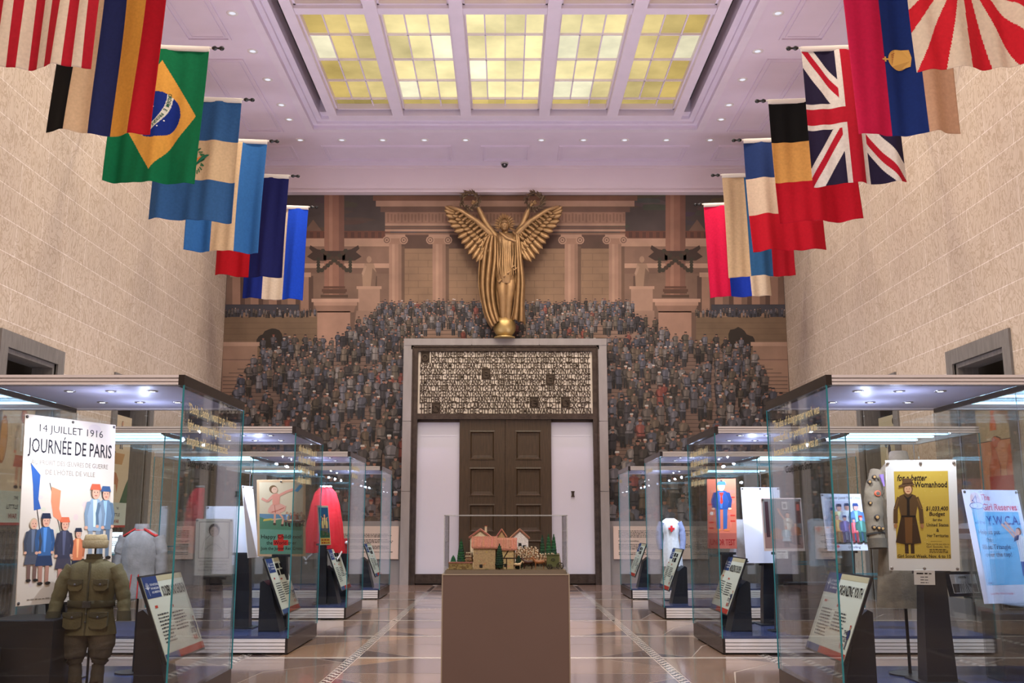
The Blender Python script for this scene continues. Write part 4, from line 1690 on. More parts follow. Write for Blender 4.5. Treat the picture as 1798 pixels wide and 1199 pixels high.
def text_panel(side, k, title, label, rows=2):
    t = thing('text_panel', label, 'text panel', (side * 2.63, CASE_Y[k] + (.74 if k == 0 else .62), ZD), -side * PI / 2, 'leaning text panels in the display cases')
    z0 = .21
    m = M()
    m.box(-PW / 2, PW / 2, 0, .02, 0, PH)
    fr = m.build('frame', 'black_stand', t, (0, -.10, z0), (-PT, 0, 0))
    m = M()
    a, b, c_, d = -PW / 2 + .015, PW / 2 - .015, .015, PH - .015
    BG = S(214, 222, 208)
    m.box(a, b, -.004, 0, c_, d, BG)
    BL, RD_ = S(44, 66, 118), S(186, 62, 46)
    m.rect(a + .32, d - .045, b, d, S(190, 184, 150), 8)
    m.rect(a, d - .17, a + .32, d, BL, 9)
    for q in range(7):
        an = PI / 2 + (q - 3) * .42
        m.line([(a + .07, d - .10), (a + .07 + .05 * cos(an), d - .10 + .055 * sin(an))], .005, S(225, 230, 235), 10)
    m.line([(a + .07, d - .10), (a + .08, d - .15)], .005, S(225, 230, 235), 10)
    for q, s_ in enumerate(('THE NATIONAL', 'WWI MUSEUM', 'AND MEMORIAL')):
        m.text(s_, a + .13, d - .075 - q * .03, .026, S(225, 230, 235), 10, bold=.01)
    if title:
        m.text(title, a + .36, d - .17, .115, S(14, 14, 18), 10, width=.55, bold=.016)
    else:
        for r in range(rows):
            m.words(a + .38, d - .13 - r * .085, b - .12, 1, .1, .07, S(14, 14, 18), 10, .2)
    m.words(a + .10, d - .25, a + .16, 1, .1, .022, RD_, 10, 0)
    m.words(a + .43, d - .27, a + .52, 1, .1, .022, RD_, 10, 0)
    m.words(a + .10, d - .31, a + .38, 9, .027, .013, S(60, 66, 70), 10)
    m.words(a + .43, d - .32, a + .74, 6, .027, .013, S(60, 66, 70), 10)
    m.rect(a, c_, a + .32, c_ + .055, S(72, 92, 138), 9)
    m.rect(a + .32, c_, b, c_ + .055, RD_, 9)
    m.text('THE', b - .17, c_ + .20, .045, S(24, 34, 70), 10, bold=.02)
    m.text('LITTLE', b - .20, c_ + .145, .055, S(24, 34, 70), 10, width=.11, bold=.02)
    m.text('WAR', b - .19, c_ + .085, .06, RD_, 10, width=.10, bold=.03)
    kidpaint(m, b - .06, c_ + .09, .19, L=10, top=(30, 40, 80), bottom=(30, 40, 80), hat=(170, 60, 50))
    m.build('panel_face', 'print', fr)
    m = M()
    m.prism([(-.05, 0), (.20, 0), (.20, .56), (.16, .58), (.07, .50)], -.16, .16, 'x')
    m.build('stand', 'black_stand', t, (0, .06, 0))
    return t


def kidpaint(m, x, z, h, L=4, top=(60, 80, 130), bottom=(50, 50, 60), hat=None, hair=(80, 60, 50), skin=(224, 170, 140), sock=(60, 50, 50), shoe=(30, 26, 26), face=1, arm=0, k=.0006, skirt=False, wide=1., legs=.42):
    w_ = h * .11 * wide
    c = lambda q: S(*q)
    dk = tuple(v * .86 for v in top)
    for e in (-1, 1):
        m.pol([(x + e * w_ * .45 - w_ * .25, z + h * .03), (x + e * w_ * .45 + w_ * .25, z + h * .03), (x + e * w_ * .5 + w_ * .3, z + h * legs), (x + e * w_ * .5 - w_ * .3, z + h * legs)], c(sock if skirt else bottom), L, k)
        m.oval(x + e * w_ * .55 + w_ * .1, z + h * .02, w_ * .42, h * .022, c(shoe), L + .3, 8, k)
    if skirt:
        m.pol([(x - w_ * 1.25, z + h * .26), (x + w_ * 1.25, z + h * .26), (x + w_ * .7, z + h * .58), (x - w_ * .7, z + h * .58)], c(bottom), L + .5, k)
    m.pol([(x - w_ * .9, z + h * (legs - .02)), (x + w_ * .9, z + h * (legs - .02)), (x + w_ * 1.05, z + h * .74), (x + w_ * .5, z + h * .80), (x - w_ * .5, z + h * .80), (x - w_ * 1.05, z + h * .74)], c(top), L + 1, k)
    m.pol([(x - w_ * .15, z + h * .45), (x + w_ * .1, z + h * .45), (x + w_ * .25, z + h * .79), (x - w_ * .3, z + h * .79)], c(tuple(min(255, v * 1.35 + 12) for v in top)), L + 1.3, k)
    if arm == 0:
        for e in (-1, 1):
            m.oval(x + e * w_ * .88, z + h * .745, w_ * .30, h * .022, c(dk), L + 1.5, 10, k)
            m.line([(x + e * w_ * .90, z + h * .75), (x + e * w_ * 1.22, z + h * .60)], w_ * .46, c(dk), L + 1.55, k)
            m.line([(x + e * w_ * 1.22, z + h * .61), (x + e * w_ * 1.08, z + h * .46)], w_ * .40, c(dk), L + 1.6, k)
            m.oval(x + e * w_ * 1.12, z + h * .44, w_ * .25, h * .022, c(skin), L + 1.8, 8, k)
    elif arm == 1:   # one arm thrown up, one down
        m.line([(x - w_ * .8, z + h * .76), (x - w_ * 1.7, z + h * .92), (x - w_ * 2.3, z + h * 1.1)], w_ * .4, c(skin), L + 1.6, k)
        m.line([(x + w_ * .9, z + h * .75), (x + w_ * 1.2, z + h * .6), (x - w_ * .2, z + h * .68)], w_ * .4, c(dk), L + 1.6, k)
    else:            # arms spread
        for e in (-1, 1):
            m.line([(x + e * w_ * .8, z + h * .75), (x + e * w_ * 2.0, z + h * .72), (x + e * w_ * 3.0, z + h * (.80 if e > 0 else .84))], w_ * .5, c(top), L + 1.6, k)
            m.oval(x + e * w_ * 3.1, z + h * (.80 if e > 0 else .84), w_ * .3, h * .022, c(skin), L + 1.8, 8, k)
    r = h * .075
    m.oval(x, z + h * .885, r * 1.05, r * 1.2, c(hair), L + 2, 14, k)
    m.oval(x + r * .1, z + h * .875, r * .85, r * 1.05, c(skin), L + 2.3, 14, k)
    if face:
        for e in (-1, 1):
            m.oval(x + r * .1 + e * r * .36, z + h * .885, r * .1, r * .12, c((40, 34, 40)), L + 2.6, 6, k)
        m.line([(x - r * .18, z + h * .842), (x + r * .38, z + h * .842)], r * .12, c((170, 60, 60)), L + 2.6, k)
    if hat:
        m.pol([(x - r * 1.25, z + h * .915), (x + r * 1.3, z + h * .915), (x + r * .95, z + h * .99), (x - r * .9, z + h * .99)], c(hat), L + 3, k)


text_panel(-1, 0, 'SOLDIERS AND CHILDREN', 'leaning panel titled SOLDIERS AND CHILDREN in the nearest left case')
text_panel(-1, 1, None, 'leaning text panel in front of the pink-dress child poster')
text_panel(-1, 2, None, 'leaning text panel beside the red cape')
text_panel(-1, 3, None, 'smallest leaning text panel in the farthest left case')
text_panel(1, 0, 'ORGANIZING YOUTH', 'leaning panel titled ORGANIZING YOUTH in the nearest right case')
text_panel(1, 1, 'MOBILIZING CHILDREN', 'leaning panel titled MOBILIZING CHILDREN below the sailor child poster')
text_panel(1, 2, None, 'leaning text panel in front of the white nurse uniform')
text_panel(1, 3, None, 'smallest leaning text panel in the farthest right case')


# ------------------------------------------------------------------ posters
def poster(label, prm, art, pins='tl tc tr', thick=.006, bg=(240, 236, 228), name='poster', cat='poster', pinc=(.08, .07, .06)):
    X, Y, Z, a, tl, w_, h_ = prm
    # origin at the middle of the lower edge
    u = Vector((-sin(a) * sin(tl), cos(a) * sin(tl), cos(tl))) * h_ / 2
    t = thing(name, label, cat, tuple(Vector((X, Y, Z)) - u), a)
    m = M()
    m.box(-w_ / 2, w_ / 2, 0, thick, 0, h_, S(*bg))
    sh_ = m.build('backing_board', 'print', t, (0, 0, 0), (-tl, 0, 0))
    m = M()
    m.rect(0, 0, w_, h_, S(*bg), 1)
    art(m, w_, h_)
    m.v = [(x - w_ / 2, y, z) for x, y, z in m.v]
    m.build('printed_sheet', 'print', sh_)
    for p in pins.split():
        z = {'t': h_ - .02, 'b': .02, 'm': h_ / 2}[p[0]]
        x = {'l': -w_ / 2 + .02, 'c': 0, 'r': w_ / 2 - .02}[p[1]]
        q = M()
        q.loft([q.ring((x, -y, z), (0, 1, 0), r, 12) for r, y in ((.012, 0), (.012, .006), (.008, .009), (.001, .009))], pinc)
        q.build('mounting_pin', 'paint', sh_)
    return t


def art_journee(m, w, h):
    rg = random.Random(8)
    for k in range(40):
        m.oval(rg.uniform(.05, .95) * w, rg.uniform(.03, .97) * h, rg.uniform(.02, .08) * w, rg.uniform(.01, .03) * h, S(*[v + rg.randint(-8, 5) for v in (220, 204, 184)]), 1.5 + k * .01, 9)
    K_ = S(40, 38, 44)
    m.text('14 JUILLET 1916', w * .5, h * .915, .085, K_, 3, width=w * .70, al='c')
    m.text('JOURNÉE DE PARIS', w * .5, h * .80, .16, K_, 3, width=w * .92, al='c', bold=.01)
    m.text('AU PROFIT DES ŒUVRES DE GUERRE', w * .5, h * .735, .055, S(140, 126, 114), 3, width=w * .84, al='c')
    m.text("DE L'HÔTEL DE VILLE", w * .5, h * .685, .055, S(140, 126, 114), 3, width=w * .54, al='c')
    m.pol([(.08 * w, .74 * h), (.18 * w, .68 * h), (.17 * w, .55 * h), (.20 * w, .50 * h), (.13 * w, .49 * h), (.11 * w, .62 * h)], S(48, 92, 158), 3)
    m.pol([(.30 * w, .62 * h), (.40 * w, .60 * h), (.39 * w, .50 * h), (.44 * w, .42 * h), (.33 * w, .46 * h), (.30 * w, .54 * h)], S(240, 140, 100), 3)
    m.line([(.08 * w, .74 * h), (.20 * w, .38 * h)], .008, K_, 2.8)
    m.line([(.28 * w, .64 * h), (.42 * w, .36 * h)], .008, K_, 2.8)
    for x, z, hh, kw in ((.78, .20, .45, dict(top=(150, 172, 190), bottom=(140, 150, 160), hat=(214, 96, 66), hair=(120, 90, 70))), (.90, .22, .42, dict(top=(110, 136, 158), bottom=(104, 120, 136), hat=(60, 90, 130), hair=(60, 50, 50))),
                         (.13, .12, .34, dict(top=(70, 80, 96), bottom=(80, 84, 96), hair=(200, 176, 140), skirt=True, sock=(120, 90, 80))), (.25, .10, .38, dict(top=(56, 100, 150), bottom=(40, 60, 92), hat=(34, 44, 66), skirt=True, sock=(180, 130, 110))),
                         (.45, .08, .38, dict(top=(58, 60, 78), bottom=(70, 66, 80), hat=(222, 110, 74), skirt=True, sock=(200, 140, 120))), (.60, .10, .30, dict(top=(220, 126, 84), bottom=(40, 46, 62), hat=(40, 46, 62), skirt=True, sock=(180, 130, 110)))):
        kidpaint(m, x * w, z * h, hh * h, L=4 + (1 - z) * 8, wide=1.15, **kw)
    m.words(.1 * w, .025 * h, .9 * w, 1, .1, .01, S(150, 136, 120), 3)


def art_scout(m, w, h):
    x0, x1, z0, z1 = .115 * w, .88 * w, .11 * h, .90 * h
    YL_, K_ = S(208, 176, 72), S(30, 24, 20)
    m.rect(x0, z0, x1, z1, YL_, 2)
    rg = random.Random(9)
    for k in range(60):
        x, z = rg.uniform(x0 + .02, x1 - .03), rg.uniform(z0 + .05, z1 - .02)
        m.line([(x, z), (x + rg.uniform(-.012, .012), z + rg.uniform(-.012, .012))], .003, S(226, 202, 120), 2.3)
    m.text('for a better', x0 + .02, z1 - .085 * h, .068, K_, 4, slant=.2, width=.42 * w, bold=.02)
    m.text('Womanhood', x1 - .01, z1 - .145 * h, .064, K_, 4, al='r', width=.46 * w, bold=.025)
    for k, (s_, sz, ww) in enumerate((('$1,033,400', .046, .31), ('Budget', .044, .22), ('for the', .03, .13), ('United States', .036, .31), ('&', .038, .04), ('Her Territories', .034, .30))):
        m.text(s_, .705 * w, h * (.545 - k * .048), sz, K_, 4, al='c', width=ww * w, slant=.1 if k < 3 else 0, bold=.02)
    m.rect(.60 * w, .265 * h, .76 * w, .267 * h, K_, 4)
    m.text('Made strictly pay-able to', .70 * w, .235 * h, .017, K_, 4, al='c', width=.32 * w)
    m.text('Girl Scouts, Inc.', .70 * w, .208 * h, .026, K_, 4, al='c', width=.32 * w)
    m.words(.58 * w, .19 * h, .85 * w, 3, .012, .006, K_, 4)
    m.text('Girl Scout Week, Nov. 6 to 15', .5 * w, .118 * h, .036, K_, 5, al='c', width=.75 * w, bold=.02)
    B1, B2, B3 = S(96, 70, 40), S(66, 44, 26), S(130, 96, 52)
    cx, zb = .30 * w, .155 * h
    for e in (-1, 1):
        m.rect(cx + e * .022 - .014, zb, cx + e * .022 + .014, zb + .12, B2, 5)
    m.pol([(cx - .105, .255 * h), (cx - .02, .235 * h), (cx + .09, .25 * h), (cx + .055, .50 * h), (cx - .055, .50 * h)], B2, 6)
    m.pol([(cx - .03, .25 * h), (cx + .02, .25 * h), (cx + .03, .49 * h), (cx - .03, .49 * h)], S(116, 78, 38), 6.3)
    m.pol([(cx - .055, .485 * h), (cx + .055, .485 * h), (cx + .075, .62 * h), (cx + .06, .68 * h), (cx + .02, .70 * h), (cx - .02, .70 * h), (cx - .065, .675 * h), (cx - .075, .62 * h)], B1, 7)
    m.pol([(cx - .012, .50 * h), (cx + .01, .50 * h), (cx + .012, .64 * h), (cx + .04, .69 * h), (cx, .66 * h), (cx - .035, .69 * h), (cx - .008, .64 * h)], K_, 7.4)
    m.rect(cx - .055, .485 * h, cx + .055, .50 * h, K_, 7.5)
    for e in (-1, 1):
        m.line([(cx + e * .065, .665 * h), (cx + e * .095, .56 * h), (cx + e * .10, .43 * h)], .032, B1, 7.2)
        m.line([(cx + e * .072, .65 * h), (cx + e * .10, .56 * h)], .008, B3, 7.6)
        m.oval(cx + e * .10, .405 * h, .014, .02, S(176, 124, 78), 7.8)
    m.oval(cx + .004, .742 * h, .036, .045, S(120, 84, 50), 7.6)
    m.oval(cx + .004, .735 * h, .028, .037, S(226, 176, 130), 8)
    m.pol([(cx - .065, .755 * h), (cx + .06, .775 * h), (cx + .045, .79 * h), (cx + .03, .835 * h), (cx - .03, .835 * h), (cx - .04, .785 * h), (cx - .068, .77 * h)], S(104, 76, 48), 9)
    m.line([(cx - .04, .785 * h), (cx + .042, .795 * h)], .008, B2, 9.5)
    for e in (-1, 1):
        m.oval(cx + .004 + e * .011, .742 * h, .003, .003, K_, 9, 6)
    m.line([(cx - .006, .718 * h), (cx + .016, .718 * h)], .004, S(170, 60, 50), 9)


def art_ywca(m, w, h):
    RB, DB, CY = S(214, 62, 100), S(26, 62, 150), S(120, 190, 236)
    m.rect(0, 0, w, h, S(224, 226, 246), 1.2)
    m.rect(.10 * w, .155 * h, .93 * w, .80 * h, CY, 2)
    m.text('The', .30 * w, .905 * h, .075, RB, 3, width=.16 * w, bold=.015)
    m.text('Girl Reserves', .30 * w, .815 * h, .08, RB, 3, width=.62 * w, bold=.015)
    m.text('of the', .12 * w, .69 * h, .045, DB, 3, width=.17 * w)
    m.text('Y.W.C.A.', .32 * w, .685 * h, .105, DB, 4, width=.60 * w, bold=.02)
    for k, (s_, x, ww) in enumerate((('Help us put', .14, .38), ('the', .25, .09), ('Blue Triangle', .16, .50), ('over the top!', .19, .46))):
        m.text(s_, x * w, (.60 - k * .066) * h, .055, S(26, 40, 90), 3, width=ww * w, bold=.015)
    m.text('United War Work Campaign', .12 * w, .075 * h, .024, RB, 3, width=.42 * w)
    m.words(.13 * w, .17 * h, .2 * w, 1, .1, .01, DB, 3)
    m.oval(.20 * w, .90 * h, .055, .075, S(226, 196, 200), 3, 20)
    m.pol([(.13 * w, .90 * h), (.22 * w, .955 * h), (.22 * w, .86 * h)], DB, 4)
    m.pol([(.155 * w, .90 * h), (.205 * w, .93 * h), (.205 * w, .88 * h)], S(224, 226, 246), 5)
    m.oval(.20 * w, .855 * h, .075, .03, DB, 4.4, 24)
    m.oval(.20 * w, .855 * h, .070, .025, S(214, 218, 240), 4.8, 24)
    m.pol([(.09 * w, .85 * h), (.13 * w, .73 * h), (.28 * w, .73 * h), (.31 * w, .85 * h), (.20 * w, .832 * h)], S(150, 190, 226), 4)
    # reaching girl
    cx = .86 * w
    SKN_ = S(226, 168, 150)
    m.line([(cx - .05, .56 * h), (cx - .10, .62 * h), (cx - .17, .69 * h)], .022, SKN_, 5)
    m.line([(cx - .02, .57 * h), (cx - .08, .65 * h), (cx - .13, .71 * h)], .02, SKN_, 5.2)
    m.pol([(cx - .05, .34 * h), (cx + .03, .34 * h), (cx + .045, .50 * h), (cx + .055, .56 * h), (cx + .01, .60 * h), (cx - .05, .57 * h), (cx - .045, .46 * h)], S(226, 226, 236), 6)
    for k in range(4):
        m.line([(cx - .035 + k * .02, .35 * h), (cx - .03 + k * .022, .54 * h)], .003, S(160, 160, 190), 6.4)
    m.pol([(cx - .06, .575 * h), (cx + .0, .60 * h), (cx - .02, .55 * h), (cx - .075, .53 * h)], S(30, 50, 110), 6.6)
    m.pol([(cx - .055, .23 * h), (cx + .01, .22 * h), (cx + .075, .24 * h), (cx + .035, .355 * h), (cx - .048, .355 * h)], S(30, 50, 140), 7)
    m.line([(cx - .02, .23 * h), (cx - .015, .13 * h), (cx - .03, .055 * h)], .018, S(36, 44, 70), 6.8)
    m.line([(cx + .045, .25 * h), (cx + .075, .21 * h)], .018, S(36, 44, 70), 6.8)
    m.pol([(cx - .05, .035 * h), (cx - .015, .04 * h), (cx - .02, .065 * h), (cx - .035, .06 * h)], S(16, 18, 30), 7)
    m.oval(cx + .0, .625 * h, .030, .032, S(110, 60, 66), 7)
    m.oval(cx - .012, .62 * h, .022, .026, SKN_, 7.4)


def art_happy(m, w, h):
    m.rect(0, 0, w, h, S(222, 190, 150), 1.2)
    m.rect(.05 * w, .03 * h, .95 * w, .97 * h, S(226, 212, 180), 2)
    m.rect(.05 * w, .03 * h, .95 * w, .36 * h, S(112, 164, 142), 2.5)
    m.pol([(.05 * w, .36 * h), (.95 * w, .34 * h), (.95 * w, .42 * h), (.6 * w, .50 * h), (.3 * w, .47 * h), (.05 * w, .52 * h)], S(92, 140, 110), 2.6)
    m.pol([(.05 * w, .48 * h), (.5 * w, .50 * h), (.95 * w, .44 * h), (.95 * w, .54 * h), (.05 * w, .56 * h)], S(110, 150, 176), 2.55)
    m.pol([(.12 * w, .46 * h), (.35 * w, .48 * h), (.3 * w, .50 * h), (.14 * w, .49 * h)], S(212, 190, 90), 2.8)
    m.pol([(.78 * w, .86 * h), (.90 * w, .95 * h), (.95 * w, .92 * h), (.84 * w, .84 * h)], S(96, 176, 220), 3)
    K_ = S(34, 34, 34)
    R_ = S(216, 60, 52)
    m.rect(.42 * w, .07 * h, .54 * w, .29 * h, R_, 3)
    m.rect(.33 * w, .145 * h, .64 * w, .215 * h, R_, 3.1)
    m.text('Happy Childhood', .5 * w, .235 * h, .070, K_, 4, al='c', width=.84 * w, bold=.008)
    m.text('the World over', .5 * w, .155 * h, .066, K_, 4, al='c', width=.62 * w, bold=.008)
    m.text('Join the Junior Red Cross', .5 * w, .085 * h, .058, K_, 4, al='c', width=.86 * w, bold=.008)
    for k in range(5):
        kidpaint(m, (.62 + k * .075) * w, (.40 - .012 * (k % 2)) * h, .19 * h, L=3, wide=1.7, top=((120, 150, 180), (226, 196, 150), (200, 110, 90), (214, 206, 190), (180, 150, 120))[k], bottom=(120, 100, 90), skirt=True, face=0)
    m.pol([(.22 * w, .58 * h), (.30 * w, .56 * h), (.44 * w, .555 * h), (.58 * w, .60 * h), (.60 * w, .66 * h), (.46 * w, .70 * h), (.30 * w, .68 * h), (.24 * w, .63 * h)], S(236, 178, 158), 5)
    m.line([(.30 * w, .58 * h), (.42 * w, .60 * h), (.56 * w, .64 * h)], .008, S(190, 96, 80), 5.5)
    m.line([(.36 * w, .68 * h), (.38 * w, .57 * h)], .006, S(190, 96, 80), 5.5)
    m.pol([(.32 * w, .67 * h), (.46 * w, .68 * h), (.48 * w, .80 * h), (.42 * w, .83 * h), (.32 * w, .81 * h)], S(232, 160, 140), 6)
    m.line([(.34 * w, .80 * h), (.22 * w, .72 * h), (.10 * w, .76 * h)], .03, S(232, 166, 146), 5.8)
    m.line([(.46 * w, .80 * h), (.62 * w, .85 * h), (.76 * w, .88 * h)], .03, S(232, 166, 146), 5.8)
    m.line([(.37 * w, .56 * h), (.36 * w, .44 * h)], .024, S(232, 176, 150), 4.6)
    m.line([(.45 * w, .57 * h), (.54 * w, .50 * h), (.52 * w, .42 * h)], .024, S(232, 176, 150), 4.6)
    m.oval(.36 * w, .425 * h, .02, .014, S(80, 70, 64), 5)
    m.oval(.52 * w, .41 * h, .02, .014, S(80, 70, 64), 5)
    m.oval(.34 * w, .88 * h, .05, .05, S(128, 100, 70), 6.5)
    m.oval(.365 * w, .87 * h, .038, .040, S(236, 196, 168), 7)
    m.oval(.355 * w, .88 * h, .004, .004, K_, 7.5, 6)
    m.oval(.39 * w, .88 * h, .004, .004, K_, 7.5, 6)


def art_child(m, w, h):
    LN = S(84, 78, 74)
    m.rect(0, 0, w, h, S(196, 190, 176), 1.2)
    m.rect(.09 * w, .30 * h, .91 * w, .95 * h, LN, 2)
    m.rect(.11 * w, .31 * h, .89 * w, .94 * h, S(206, 198, 184), 2.5)
    m.oval(.5 * w, .80 * h, .068, .078, S(44, 38, 36), 3)
    m.pol([(.30 * w, .42 * h), (.70 * w, .42 * h), (.66 * w, .62 * h), (.56 * w, .70 * h), (.44 * w, .70 * h), (.34 * w, .62 * h)], S(190, 180, 166), 2.8)
    m.oval(.5 * w, .775 * h, .050, .060, S(182, 158, 142), 3.5)
    for e in (-1, 1):
        m.oval(.5 * w + e * .02, .785 * h, .007, .006, S(40, 34, 34), 4, 8)
        m.line([(.5 * w + e * .05, .71 * h), (.5 * w + e * .12, .60 * h), (.5 * w + e * .14, .45 * h)], .004, LN, 3)
        m.line([(.5 * w + e * .10, .46 * h), (.5 * w + e * .02, .56 * h), (.5 * w - e * .02, .52 * h)], .005, LN, 3)
    m.line([(.48 * w, .735 * h), (.52 * w, .735 * h)], .004, S(120, 60, 60), 4)
    for k, (s_, ww) in enumerate((('400,000 IRISH CHILDREN STARVING', .78), ('CAMPAIGN FOR $3,000,000', .72), ('AMERICAN COMMITTEE', .5), ('RELIEF IN THE NEAR EAST', .78))):
        m.text(s_ if k != 0 else '400,000 ORPHANS STARVING', .5 * w, (.235 - k * .052) * h, .030, LN, 3, al='c', width=ww * w)


def art_sailor(m, w, h):
    m.rect(0, 0, w, h, S(214, 120, 96), 1.2)
    rg = random.Random(6)
    for k in range(30):
        m.oval(rg.uniform(.05, .95) * w, rg.uniform(.03, .97) * h, rg.uniform(.02, .12) * w, rg.uniform(.01, .05) * h, S(*[v + rg.randint(-14, 14) for v in (216, 128, 104)]), 1.5 + k * .01, 9)
    m.rect(0, 0, w, .22 * h, S(176, 96, 84), 2.2)
    m.text('JUNIOR TEST', .5 * w, .05 * h, .10, S(150, 24, 30), 4, al='c', width=.9 * w, bold=.02)
    for z in (.28, .36, .62):
        m.rect(.05 * w, z * h, .22 * w, (z + .02) * h, S(210, 60, 50), 3)
        m.rect(.80 * w, (z + .1) * h, .96 * w, (z + .12) * h, S(210, 60, 50), 3)
    kidpaint(m, .5 * w, .25 * h, .72 * h, L=5, wide=1.35, top=(44, 80, 150), bottom=(60, 100, 164), hat=(70, 120, 190), hair=(226, 190, 120), skin=(246, 200, 170), shoe=(226, 130, 80), legs=.45)
    m.pol([(.42 * w, .80 * h), (.58 * w, .80 * h), (.53 * w, .74 * h), (.55 * w, .66 * h), (.5 * w, .63 * h), (.45 * w, .66 * h), (.47 * w, .74 * h)], S(214, 60, 50), 9)
    m.oval(.15 * w, .50 * h, .022, .022, S(240, 230, 220), 4)


def art_family(m, w, h):
    m.rect(0, 0, w, h, S(226, 206, 196), 1.2)
    m.rect(.03 * w, .05 * h, .97 * w, .98 * h, S(124, 122, 122), 2)
    for k in range(14):
        m.rect((.05 + k * .065) * w, .35 * h, (.065 + k * .065) * w, .97 * h, S(134, 134, 138), 2.3)
    m.pol([(.03 * w, .05 * h), (.97 * w, .05 * h), (.97 * w, .26 * h), (.03 * w, .34 * h)], S(160, 128, 122), 2.6)
    m.rect(.08 * w, .26 * h, .17 * w, .93 * h, S(74, 52, 60), 3)
    m.rect(.48 * w, .76 * h, .66 * w, .95 * h, S(90, 80, 74), 3)
    m.rect(.50 * w, .78 * h, .64 * w, .93 * h, S(200, 196, 190), 3.5)
    m.oval(.57 * w, .85 * h, .02, .03, S(110, 104, 104), 4)
    m.rect(.83 * w, .52 * h, .95 * w, .93 * h, S(96, 58, 54), 3)
    m.rect(.86 * w, .76 * h, .93 * w, .88 * h, S(196, 92, 80), 3.5)
    m.pol([(.2 * w, .22 * h), (.45 * w, .22 * h), (.45 * w, .40 * h), (.32 * w, .44 * h), (.2 * w, .38 * h)], S(176, 128, 96), 3)
    for k in range(9):
        m.line([((.22 + k * .03) * w, .22 * h), ((.24 + k * .03) * w, .14 * h)], .004, S(90, 70, 66), 3.4)
    kidpaint(m, .62 * w, .14 * h, .60 * h, L=4, wide=1.2, top=(206, 190, 170), bottom=(184, 104, 70), hair=(96, 70, 50), skirt=True, face=0, arm=1)
    kidpaint(m, .56 * w, .08 * h, .40 * h, L=8, wide=1.5, top=(170, 196, 206), bottom=(190, 206, 214), hair=(150, 110, 70), skirt=True, face=0)
    kidpaint(m, .80 * w, .12 * h, .42 * h, L=6, wide=1.6, top=(160, 96, 60), bottom=(76, 56, 50), hair=(50, 40, 40), face=0)


def art_junior(m, w, h):
    m.rect(0, 0, w, h, S(238, 234, 244), 1.2)
    m.rect(.06 * w, .12 * h, 1.0 * w, .87 * h, S(214, 206, 224), 2)
    K_ = S(48, 42, 64)
    m.text('American Junior Red Cross', .09 * w, .905 * h, .052, K_, 3, width=.88 * w, bold=.008)
    m.text('Enrolling', .52 * w, .04 * h, .045, K_, 3, width=.3 * w, bold=.008)
    m.rect(.25 * w, .045 * h, .28 * w, .10 * h, S(220, 50, 60), 3)
    m.rect(.225 * w, .062 * h, .305 * w, .083 * h, S(220, 50, 60), 3.2)
    for k, (x, z, hh, tp, ht) in enumerate(((.22, .12, .64, (190, 196, 220), (50, 80, 140)), (.40, .13, .70, (236, 200, 140), (60, 60, 90)), (.60, .16, .68, (226, 226, 236), (40, 56, 96)), (.82, .14, .70, (100, 140, 190), (46, 70, 130)),
                                            (.32, .12, .52, (222, 150, 90), None), (.50, .12, .50, (120, 100, 150), (60, 70, 120)), (.72, .12, .46, (220, 90, 100), (90, 110, 150)), (.90, .12, .5, (80, 130, 120), (190, 60, 60)))):
        kidpaint(m, x * w, z * h, hh * h, L=3 + k * 2.6, wide=1.75, top=tp, bottom=tuple(v * .7 for v in tp), hat=ht, skin=(240, 176, 160))


def art_photo(m, w, h):
    m.rect(0, 0, w, h, S(24, 34, 52), 1.2)
    m.rect(.12 * w, .12 * h, .88 * w, .88 * h, S(230, 232, 236), 2)
    m.rect(.14 * w, .14 * h, .86 * w, .86 * h, S(70, 70, 74), 2.5)
    m.rect(.14 * w, .50 * h, .86 * w, .86 * h, S(200, 202, 206), 3)
    m.pol([(.30 * w, .15 * h), (.75 * w, .15 * h), (.60 * w, .50 * h), (.52 * w, .66 * h), (.38 * w, .66 * h), (.34 * w, .45 * h)], S(220, 220, 222), 3.5)
    for k in range(5):
        m.line([((.36 + k * .06) * w, .16 * h), ((.38 + k * .035) * w, .6 * h)], .006, S(40, 40, 44), 4)
    m.oval(.46 * w, .70 * h, .022, .02, S(190, 186, 186), 4.2)
    m.pol([(.33 * w, .72 * h), (.60 * w, .72 * h), (.56 * w, .82 * h), (.36 * w, .80 * h)], S(24, 24, 28), 4.6)


def art_blue(m, w, h):
    m.rect(0, 0, w, h, S(186, 190, 170), 1.2)
    m.rect(.05 * w, .18 * h, .95 * w, .95 * h, S(26, 84, 128), 2)
    m.rect(.05 * w, .02 * h, .95 * w, .17 * h, S(206, 170, 66), 2)
    m.pol([(.05 * w, .18 * h), (.95 * w, .18 * h), (.95 * w, .30 * h), (.05 * w, .38 * h)], S(44, 92, 60), 2.4)
    for x, z in ((.35, .22), (.55, .3), (.72, .22)):
        kidpaint(m, x * w, z * h, .5 * h, L=3, wide=.8, top=(196, 176, 120), bottom=(110, 96, 70), face=0, arm=2 if x == .55 else 0)
    m.words(.12 * w, .11 * h, .9 * w, 2, .045, .022, S(150, 40, 30), 3)


def art_plain(m, w, h):
    m.rect(0, 0, w, h, S(232, 234, 246), 1.2)


def art_card(m, w, h):
    m.rect(0, 0, w, h, S(232, 230, 222), 1.2)
    m.words(.12 * w, .72 * h, .88 * w, 1, .1, .012, S(20, 20, 20), 2)
    m.words(.3 * w, .5 * h, .7 * w, 3, .022, .007, S(70, 70, 70), 2)


